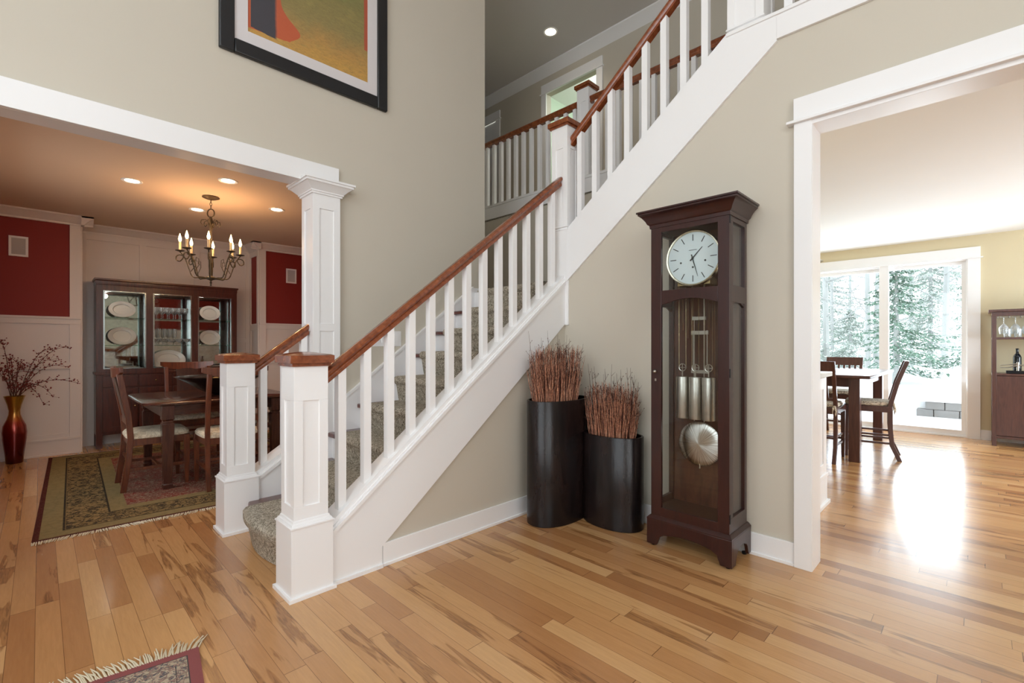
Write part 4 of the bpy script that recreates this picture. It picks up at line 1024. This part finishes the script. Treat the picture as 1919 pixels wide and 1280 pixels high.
# ------------------------------------------------------------------ recessed lights
LAMP = emis('warm_downlight', (255, 232, 196), 14)
def downlight(x, y, z, label, power, col=(1, .78, .52), group='recessed lights in the dining ceiling', r=.055, mat=LAMP):
    t = thing('recessed_ceiling_light', label, 'ceiling light', (x, y, z), 0, group)
    M().lathe([(r, -.001), (r + .022, -.005), (r + .026, 0), (r, .0)], (0, 0, 0), 28, cap=False).build('trim_ring', WHITE, t, local=True)
    M().lathe([(.001, -.0012), (r, -.0014), (r, -.0004), (.001, -.0004)], (0, 0, 0), 28).build('lamp', mat, t, local=True)
    l = bpy.data.lights.new('downlight', 'SPOT'); l.energy = power; l.color = col; l.spot_size = R(125); l.spot_blend = .9; l.shadow_soft_size = .05
    o = bpy.data.objects.new('downlight', l); COL.objects.link(o); o.location = (x, y, z - .03)
for (x, y, l_) in ((.596, 5.50, 'left recessed light of the four round the chandelier'), (1.216, 4.876, 'recessed light nearest the white header beam'),
                   (1.232, 6.152, 'recessed light just behind the chandelier stem, nearest the cabinet'), (1.854, 5.526, 'right recessed light of the four, nearest the square column')):
    downlight(x, y, 2.76, l_, 13, (1, .64, .36))
downlight(4.98, 4.20, H2, 'recessed ceiling light above the upstairs gallery', 30, (1, .86, .68), None, .075)

# ------------------------------------------------------------------ chandelier
cc = (1.225, 5.53)
cl = thing('chandelier', 'bronze iron chandelier with eight lit candle lamps over the dining table', 'chandelier', (cc[0], cc[1], 2.76))
def L(*p): return (p[0], p[1], p[2] - 2.76)
m = M(); m.lathe([(.001, 0), (.075, 0), (.078, -.008), (.05, -.02), (.012, -.032), (.001, -.034)], (0, 0, 0), 28); m.build('ceiling_canopy', IRON, cl, local=True)
m = M(); 
for k in range(3):
    z = -.045 - .028 * k; c = Vector((0, 0, z)); ax = Vector((1, 0, 0)) if k % 2 else Vector((0, 1, 0))
    m.tube([c + ax * .009 * math.cos(2 * PI * i / 10) + Vector((0, 0, .018 * math.sin(2 * PI * i / 10))) for i in range(11)], .0025, 4)
m.build('chain', IRON, cl, local=True)
m = M(); c = Vector((0, 0, -.165))
m.tube([c + Vector((.036 * math.cos(2 * PI * i / 20) * .7, -.036 * math.cos(2 * PI * i / 20) * .7, .042 * math.sin(2 * PI * i / 20))) for i in range(21)], .006, 6)
for q in range(6):
    a = 2 * PI * q / 6; d = Vector((math.cos(a), math.sin(a), 0)); b = Vector((0, 0, -.29))
    m.tube([b + d * r + Vector((0, 0, h)) for r, h in ((.008, -.03), (.02, .02), (.045, .055), (.08, .045), (.088, .015), (.07, -.005), (.052, .008), (.058, .025))], .0045, 5)
m.lathe([(.012, -.21), (.018, -.24), (.012, -.27), (.02, -.30), (.012, -.34), (.008, -.36)], (0, 0, 0), 12)
m.build('scroll_crown', IRON, cl, local=True)
M().tube([(0, 0, -.20), (0, 0, -.84)], .008, 10).build('stem', IRON, cl, local=True)
M().lathe([(.001, -.905), (.008, -.90), (.006, -.88), (.012, -.87), (.006, -.86), (.012, -.845), (.045, -.835), (.05, -.82), (.03, -.808), (.008, -.80)], (0, 0, 0), 20).build('hub', IRON, cl, local=True)
FL = emis('candle_bulb_glow', (255, 214, 150), 28); WAX = paint('ivory_candle_sleeve', (226, 200, 156), .6)
for q in range(8):
    a = 2 * PI * (q + .5) / 8 + R(6); d = Vector((math.cos(a), math.sin(a), 0)); rad = .258
    m = M(); P_ = []
    ctl = [(.03, -.83), (.12, -.825), (.20, -.77), (.245, -.68), (.285, -.585), (.33, -.56), (.37, -.575), (.375, -.61), (.34, -.625), (.31, -.60), (.30, -.57), (.335, -.53)]
    for r, z in ctl: P_.append(d * r * .77 + Vector((0, 0, z if z < -.82 else z - .05)))
    # smooth the path
    sm = []
    for i in range(len(P_) - 1):
        p0 = P_[max(i - 1, 0)]; p1 = P_[i]; p2 = P_[i + 1]; p3 = P_[min(i + 2, len(P_) - 1)]
        for t in (0, .33, .66): sm.append(.5 * ((2 * p1) + (-p0 + p2) * t + (2 * p0 - 5 * p1 + 4 * p2 - p3) * t * t + (-p0 + 3 * p1 - 3 * p2 + p3) * t ** 3))
    sm.append(P_[-1]); m.tube(sm, [.0052 + .0012 * (i % 2) for i in range(len(sm))], 6)
    # small scroll on the arm
    n = d.cross(Vector((0, 0, 1)))
    m.tube([d * r * .77 + Vector((0, 0, z - .05)) for r, z in ((.22, -.72), (.17, -.66), (.175, -.60), (.21, -.59), (.215, -.62), (.195, -.63))], .0035, 4)
    arm = m.build('arm', IRON, cl, local=True)
    c = d * rad + Vector((0, 0, -.58))
    M().lathe([(.006, 0), (.038, .010), (.040, .014), (.012, .012), (.012, .02), (.001, .02)], tuple(c), 18).build('drip_pan', IRON, arm, local=True)
    M().lathe([(.011, .018), (.011, .10), (.001, .101)], tuple(c), 12).build('candle', WAX, arm, local=True)
    M().lathe([(.006, .10), (.013, .115), (.014, .13), (.008, .155), (.002, .178), (.001, .18)], tuple(c), 12).build('bulb', FL, arm, local=True)
    if q % 2 == 0: point('candle_lamp', (cc[0] + c.x, cc[1] + c.y, 2.76 + c.z + .20), 4.0, (1, .56, .27), .02)

# ------------------------------------------------------------------ kitchen
isl = thing('kitchen_peninsula', 'white panelled peninsula end with pale counter just inside the kitchen opening', 'kitchen counter', (4.25, .93, 0))
m = M(); m.box(4.0, 4.40, .866, .995, 0, 1.01); m.box(4.0, 4.415, .855, .995, 0, .24); m.box(4.0, 4.45, .84, .995, 0, .03); m.box(4.0, 4.425, .848, .995, .22, .25)
recess(m, 'y', .866, -1, 4.0, 4.40, .24, 1.0, .09)
m.build('panel', WHITE, isl, bevel=.003)
M().box(3.98, 4.44, .825, .995, 1.01, 1.045).build('countertop', paint('pale_stone_counter', (214, 208, 196), .3, .15, .02, 40), isl, bevel=.004)
kt = thing('pub_table', 'dark wood counter height table by the sliding glass door', 'table', (7.0, 1.6, 0))
M().box(6.08, 7.98, .80, 2.10, .90, .935).build('tabletop', KITW, kt, bevel=.01)
m = M(); m.box(6.2, 7.86, .93, .955, .80, .90); m.box(6.2, 7.86, 1.95, 1.975, .80, .90); m.box(6.2, 6.225, .93, 1.97, .80, .90); m.box(7.83, 7.86, .93, 1.97, .80, .90); m.build('apron', KITW, kt)
for x in (6.16, 7.80):
    for y in (.90, 1.91):
        m = M(); m.loft([[(x, y, 0), (x + .10, y, 0), (x + .10, y + .10, 0), (x, y + .10, 0)], [(x, y, .9), (x + .10, y, .9), (x + .10, y + .10, .9), (x, y + .10, .9)]]); m.build('leg', KITW, kt, bevel=.004)
def pub_chair():
    t = thing('pub_chair', '', 'chair')
    for sy in (-1, 1):
        y = sy * .2
        m = M(); m.loft([[(x - .022, y - .018, z), (x + .02, y - .018, z), (x + .02, y + .018, z), (x - .022, y + .018, z)] for x, z in ((-.27, 0), (-.205, .16), (-.19, .35), (-.19, .60), (-.25, .85), (-.33, 1.08))]); m.build('rear_leg', KITW, t, local=True, bevel=.003)
        m = M(); m.loft([[(.2 - q, y - q, z), (.2 + q, y - q, z), (.2 + q, y + q, z), (.2 - q, y + q, z)] for q, z in ((.015, 0), (.021, .5), (.021, .58))]); m.build('front_leg', KITW, t, local=True)
    M().box(-.21, .225, -.22, .22, .52, .585).build('seat', KITW, t, local=True, bevel=.006)
    m = M(); 
    for z in (.17, .26): m.box(-.19, .2, -.205, -.19, z, z + .022); m.box(-.19, .2, .19, .205, z, z + .022)
    m.box(.19, .21, -.2, .2, .2, .225); m.box(-.21, -.19, -.2, .2, .25, .272)
    m.build('stretcher', KITW, t, local=True)
    m = M(); rg = []
    for i in range(9):
        u = -1 + 2 * i / 8; x = -.325 - .02 * (1 - u * u); rg.append([(x - .012 + .03, u * .22, .97), (x + .012 + .03, u * .22, .97), (x + .008, u * .22, 1.085), (x - .014, u * .22, 1.085)])
    m.loft(rg); m.build('crest_rail', KITW, t, local=True)
    m = M(); m.box(-.225, -.205, -.19, .19, .66, .69)
    m.build('lower_rail', KITW, t, local=True)
    for k in range(5):
        y = -.13 + .065 * k; m = M(); m.loft([[(x - .006, y - .013, z), (x + .006, y - .013, z), (x + .006, y + .013, z), (x - .006, y + .013, z)] for x, z in ((-.214, .68), (-.262, .85), (-.312, .99))]); m.build('slat', KITW, t, local=True)
    m = M(); N_ = 24
    def cr(q, z): return [(q * .21 * math.copysign(abs(math.cos(2 * PI * i / N_)) ** .4, math.cos(2 * PI * i / N_)) + .01, q * .215 * math.copysign(abs(math.sin(2 * PI * i / N_)) ** .4, math.sin(2 * PI * i / N_)), z) for i in range(N_)]
    m.loft([cr(.95, .586), cr(1.0, .598), cr(1, .615), cr(.94, .632), cr(.5, .64)]); cu = m.build('seat_cushion', CUSH, t, local=True)
    m = M(); 
    for sy in (-1, 1): m.tube([(-.19, sy * .19, .61), (-.225, sy * .20, .60), (-.23, sy * .21, .55), (-.225, sy * .205, .50)], [.012, .01, .008, .003], 6); m.tube([(-.2, sy * .19, .61), (-.235, sy * .185, .58), (-.24, sy * .18, .52)], [.012, .008, .003], 6)
    m.build('cushion_tie', CUSH, cu, local=True)
    return t
pc_ = pub_chair(); pc_.location = (6.72, .90, 0); pc_.rotation_euler = (0, 0, R(97)); pc_['label'] = 'dark slat back pub chair with tied cushion, turned side on beside the tall table'; pc_['group'] = 'pub chairs in the kitchen'
dup(pc_, (6.18, 1.285, 0), R(0), 'dark pub chair seen from behind, partly hidden by the kitchen door jamb')
dup(pc_, (7.96, 1.39, 0), R(180), 'dark pub chair facing the camera at the far end of the tall table')
# bar cabinet
bc = thing('bar_cabinet', 'dark brown bar cabinet with open shelves at the right edge of the kitchen', 'cabinet', (8.6, -.55, 0))
b0, b1, by0, by1 = 8.40, 8.80, -1.0, -.115
m = M()
for x in (b0, b1 - .04):
    for y in (by0, by1 - .04): m.box(x, x + .04, y, y + .04, 0, 1.67)
m.box(b0 + .005, b1, by0, by1, .88, .905); m.box(b0 + .005, b1, by0, by1, 1.33, 1.355); m.box(b0, b0 + .035, by0, by1, 1.62, 1.67); m.box(b0, b1, by0, by1, 1.64, 1.67)
m.box(b0 + .01, b1, by0, by1, .10, .13)
m.box(b0 + .02, b1, by0 + .01, by0 + .03, .1, .9); m.box(b0 + .02, b1, by1 - .03, by1 - .01, .1, .9); m.box(b1 - .02, b1, by0, by1, .1, .9)
m.build('case', KITW, bc, bevel=.002)
M().box(b0 - .03, b1 + .02, by0 - .03, by1 + .03, 1.67, 1.70).build('top', KITW, bc, bevel=.004)
for y0, y1 in ((-.96, -.56), (-.555, -.155)):
    dd = M().box(b0, b0 + .02, y0, y1, .135, .875).build('door', KITW, bc, bevel=.002)
    M().ball((b0 - .012, y0 + .03 if y0 > -.6 else y1 - .03, .55), .012, 10, 6).build('knob', NICKEL, dd)
m = M()
for y in [-.17 - .1 * k for k in range(9)]: m.box(b0 + .04, b1 - .04, y - .004, y + .004, 1.60, 1.606); m.box(b0 + .05, b0 + .06, y - .004, y + .004, 1.606, 1.64); m.box(b1 - .06, b1 - .05, y - .004, y + .004, 1.606, 1.64)
m.build('stemware_rack', NICKEL, bc)
hg = None
for k in range(3):
    if hg is None: hg = M().lathe([(.036, 0), (.034, -.004), (.004, -.01), (.004, -.085), (.02, -.10), (.045, -.135), (.046, -.17), (.038, -.215), (.036, -.215), (.042, -.15), (.001, -.10)], (0, 0, 0), 20).build('wine_glass', CRYSTAL); o = hg
    else: o = hg.copy(); COL.objects.link(o)
    o.location = (8.52, -.22 - .10 * k, 1.612); tag(o, ['leftmost', 'second', 'third'][k] + ' wine glass hanging upside down in the bar cabinet', 'glass', 'hanging wine glasses in the bar cabinet')
tm = None
for k in range(3):
    if tm is None: tm = M().lathe([(.03, 0), (.031, .003), (.038, .10), (.036, .10), (.029, .008), (.001, .007)], (0, 0, 0), 18).build('tumbler', CRYSTAL); o = tm
    else: o = tm.copy(); COL.objects.link(o)
    o.location = (8.50, -.25 - .09 * k, 1.356); tag(o, ['leftmost', 'second', 'third'][k] + ' clear tumbler on the upper shelf of the bar cabinet', 'glass', 'tumblers in the bar cabinet')
o = M().lathe([(.037, 0), (.038, .004), (.038, .2), (.03, .225), (.014, .25), (.014, .30), (.016, .31), (.001, .312)], (0, 0, 0), 20).build('wine_bottle', paint('black_bottle_glass', (14, 22, 30), .1)); o.location = (8.62, -.34, .906); tag(o, 'dark wine bottle on the bar cabinet counter', 'bottle')
ws = thing('lever_corkscrew', 'chrome lever corkscrew in its black stand on the bar cabinet counter', 'corkscrew', (8.52, -.32, .906))
M().box(-.07, .07, -.11, .08, 0, .035).build('stand_base', BLACKM, ws, local=True, bevel=.004)
m = M(); m.tube([(0, -.02, .035), (0, -.02, .14)], .012, 10); m.tube([(0, .13, .07), (0, .06, .075), (0, -.02, .10), (0, -.09, .11)], [.004, .006, .01, .006], 8); m.tube([(0, .13, .10), (0, .05, .11), (0, -.02, .12)], [.004, .006, .008], 8)
m.build('lever', NICKEL, ws, local=True)
# pendant shade whose rim just shows at the jamb
pn = thing('pendant_lamp', 'small metal rimmed pendant shade just visible beside the door jamb', 'lamp', (5.0, 1.13, 2.735))
M().lathe([(.05, 0), (.055, -.02), (.01, -.03)], (0, 0, 0), 20).build('ceiling_canopy', NICKEL, pn, local=True)
M().tube([(0, 0, -.02), (0, 0, -.58)], .004, 8).build('cord', BLACKM, pn, local=True)
M().lathe([(.02, -.58), (.03, -.60), (.11, -.70), (.13, -.71), (.13, -.715), (.105, -.705), (.025, -.61)], (0, 0, 0), 28, cap=False).build('shade', NICKEL, pn, local=True)

# ------------------------------------------------------------------ outdoors
gm_ = M(); NXg, NYg = 40, 40; rnd = random.Random(3); gv = []
def gz(x, y):
    if x < 12.05: return -.09
    return .20 + (x - 12) * .03 + .15 * math.sin(x * .7 + y * .5) * min(1, (x - 12) / 4) 
for i in range(NXg + 1):
    x = (8.97, 10, 11, 12.0, 12.06)[i] if i < 5 else 12.06 + (60 - 12.06) * ((i - 4) / (NXg - 4)) ** 1.4
    for j in range(NYg + 1):
        y = -16 + 34 * j / NYg; gv.append((x, y, gz(x, y)))
gm_.add(gv, [(i * (NYg + 1) + j, (i + 1) * (NYg + 1) + j, (i + 1) * (NYg + 1) + j + 1, i * (NYg + 1) + j + 1) for i in range(NXg) for j in range(NYg)])
gm_.add([(8.97, -16, -.4), (60, -16, -.4), (60, 18, -.4), (8.97, 18, -.4)], [(0, 1, 2, 3)])
struct('ground', gm_, SNOW)
rw = M(); rnd = random.Random(8)
for r_ in range(2):
    y = .85 - (.13 if r_ else 0)
    while y > -4:
        L_ = rnd.uniform(.22, .36); rw.box(11.85, 12.1, y - L_ + .012, y, -.10 + .15 * r_, .045 + .15 * r_); y -= L_
o = rw.build('retaining_wall', STONE, bevel=.01); tag(o, 'low grey stone retaining wall in the snow beyond the sliding door', 'stone wall')
o2 = M().box(11.83, 12.12, -4, .86, .195, .23).build('snow_cap', SNOW, o)
def conifer(label, x, y, h, r, mat, seed, base=.1):
    rnd = random.Random(seed); z0 = gz(x, y); t = thing('evergreen_tree', label, 'tree', (x, y, z0), 0, 'evergreens behind the house')
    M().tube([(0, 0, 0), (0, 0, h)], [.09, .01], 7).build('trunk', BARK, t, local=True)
    m = M(); s_ = M(); n = int(h * 42)
    for k in range(n):
        f = (k / n) ** .85; z = h * (base + (1 - base) * f); rr = r * (1 - f) ** .9 * rnd.uniform(.6, 1.12) + .06; a = rnd.uniform(0, 2 * PI)
        d = Vector((math.cos(a), math.sin(a), 0)); s = Vector((-d.y, d.x, 0)); up = rnd.uniform(.0, .25)
        m.tube([(0, 0, z), tuple(d * rr * .6 + Vector((0, 0, z - .22 * rr))), tuple(d * rr + Vector((0, 0, z - .25 * rr + up * rr * .3)))], [.014, .009, .003], 3)
        for q in range(int(36 + rr * 60)):                    # small hanging needle sprays along the branch
            u = rnd.uniform(.12, 1.05); c = d * rr * u + s * rnd.uniform(-1, 1) * .22 * rr * (1.15 - u) + Vector((0, 0, z - .30 * rr * u + .06 * rr * u * u + rnd.uniform(-.05, .02)))
            L_ = rnd.uniform(.035, .085); e1 = (d * rnd.uniform(.2, 1) + s * rnd.uniform(-1, 1) + Vector((0, 0, rnd.uniform(-.7, .05)))).normalized() * L_; e2 = e1.cross(Vector((rnd.uniform(-1, 1), rnd.uniform(-1, 1), 1))).normalized() * L_ * .28
            tgt = s_ if rnd.random() < .26 else m
            tgt.add([tuple(c - e2 * .6), tuple(c + e1 * .5 - e2), tuple(c + e1), tuple(c + e1 * .5 + e2), tuple(c + e2 * .6)], [(0, 1, 2, 3, 4)])
    m.build('foliage', mat, t, local=True, smooth=False); s_.build('snow_load', SNOW, t, local=True, smooth=False)
    return t
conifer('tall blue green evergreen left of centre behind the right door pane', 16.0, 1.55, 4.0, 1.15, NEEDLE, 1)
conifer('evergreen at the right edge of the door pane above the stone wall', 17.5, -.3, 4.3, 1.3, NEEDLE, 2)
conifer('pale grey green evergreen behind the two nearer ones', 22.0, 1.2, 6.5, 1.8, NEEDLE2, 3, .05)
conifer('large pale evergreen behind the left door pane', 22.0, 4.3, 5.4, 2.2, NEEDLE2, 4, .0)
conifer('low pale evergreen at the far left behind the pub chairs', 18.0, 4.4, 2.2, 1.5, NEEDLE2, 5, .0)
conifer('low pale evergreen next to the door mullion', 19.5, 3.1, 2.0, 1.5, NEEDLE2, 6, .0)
def bare(label, x, y, h, seed, r=.09):
    rnd = random.Random(seed); z0 = gz(x, y); m = M()
    m.tube([(0, 0, -.1), (rnd.uniform(-.1, .1), rnd.uniform(-.1, .1), h * .5), (rnd.uniform(-.3, .3), rnd.uniform(-.3, .3), h)], [r, r * .7, r * .25], 7)
    def br(p, d, L, rr, dep):
        q = p + d * L * .5 + Vector((0, 0, rnd.uniform(-.05, .1))) * L; e = q + (d + Vector((rnd.uniform(-.4, .4), rnd.uniform(-.4, .4), rnd.uniform(-.2, .5)))).normalized() * L * .5
        m.tube([p, q, e], [rr, rr * .7, rr * .35], 4)
        if dep:
            for _ in range(3): br(p.lerp(e, rnd.uniform(.35, .95)), (d + Vector((rnd.uniform(-.9, .9), rnd.uniform(-.9, .9), rnd.uniform(-.4, .7)))).normalized(), L * .55, rr * .5, dep - 1)
    for k in range(14):
        z = h * rnd.uniform(.12, .95); a = rnd.uniform(0, 2 * PI); br(Vector((0, 0, z)), Vector((math.cos(a), math.sin(a), rnd.uniform(.1, .7))).normalized(), rnd.uniform(.8, 2.0), r * .22, 2)
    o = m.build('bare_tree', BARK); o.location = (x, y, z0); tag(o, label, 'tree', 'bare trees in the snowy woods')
rnd = random.Random(77); kk = 0
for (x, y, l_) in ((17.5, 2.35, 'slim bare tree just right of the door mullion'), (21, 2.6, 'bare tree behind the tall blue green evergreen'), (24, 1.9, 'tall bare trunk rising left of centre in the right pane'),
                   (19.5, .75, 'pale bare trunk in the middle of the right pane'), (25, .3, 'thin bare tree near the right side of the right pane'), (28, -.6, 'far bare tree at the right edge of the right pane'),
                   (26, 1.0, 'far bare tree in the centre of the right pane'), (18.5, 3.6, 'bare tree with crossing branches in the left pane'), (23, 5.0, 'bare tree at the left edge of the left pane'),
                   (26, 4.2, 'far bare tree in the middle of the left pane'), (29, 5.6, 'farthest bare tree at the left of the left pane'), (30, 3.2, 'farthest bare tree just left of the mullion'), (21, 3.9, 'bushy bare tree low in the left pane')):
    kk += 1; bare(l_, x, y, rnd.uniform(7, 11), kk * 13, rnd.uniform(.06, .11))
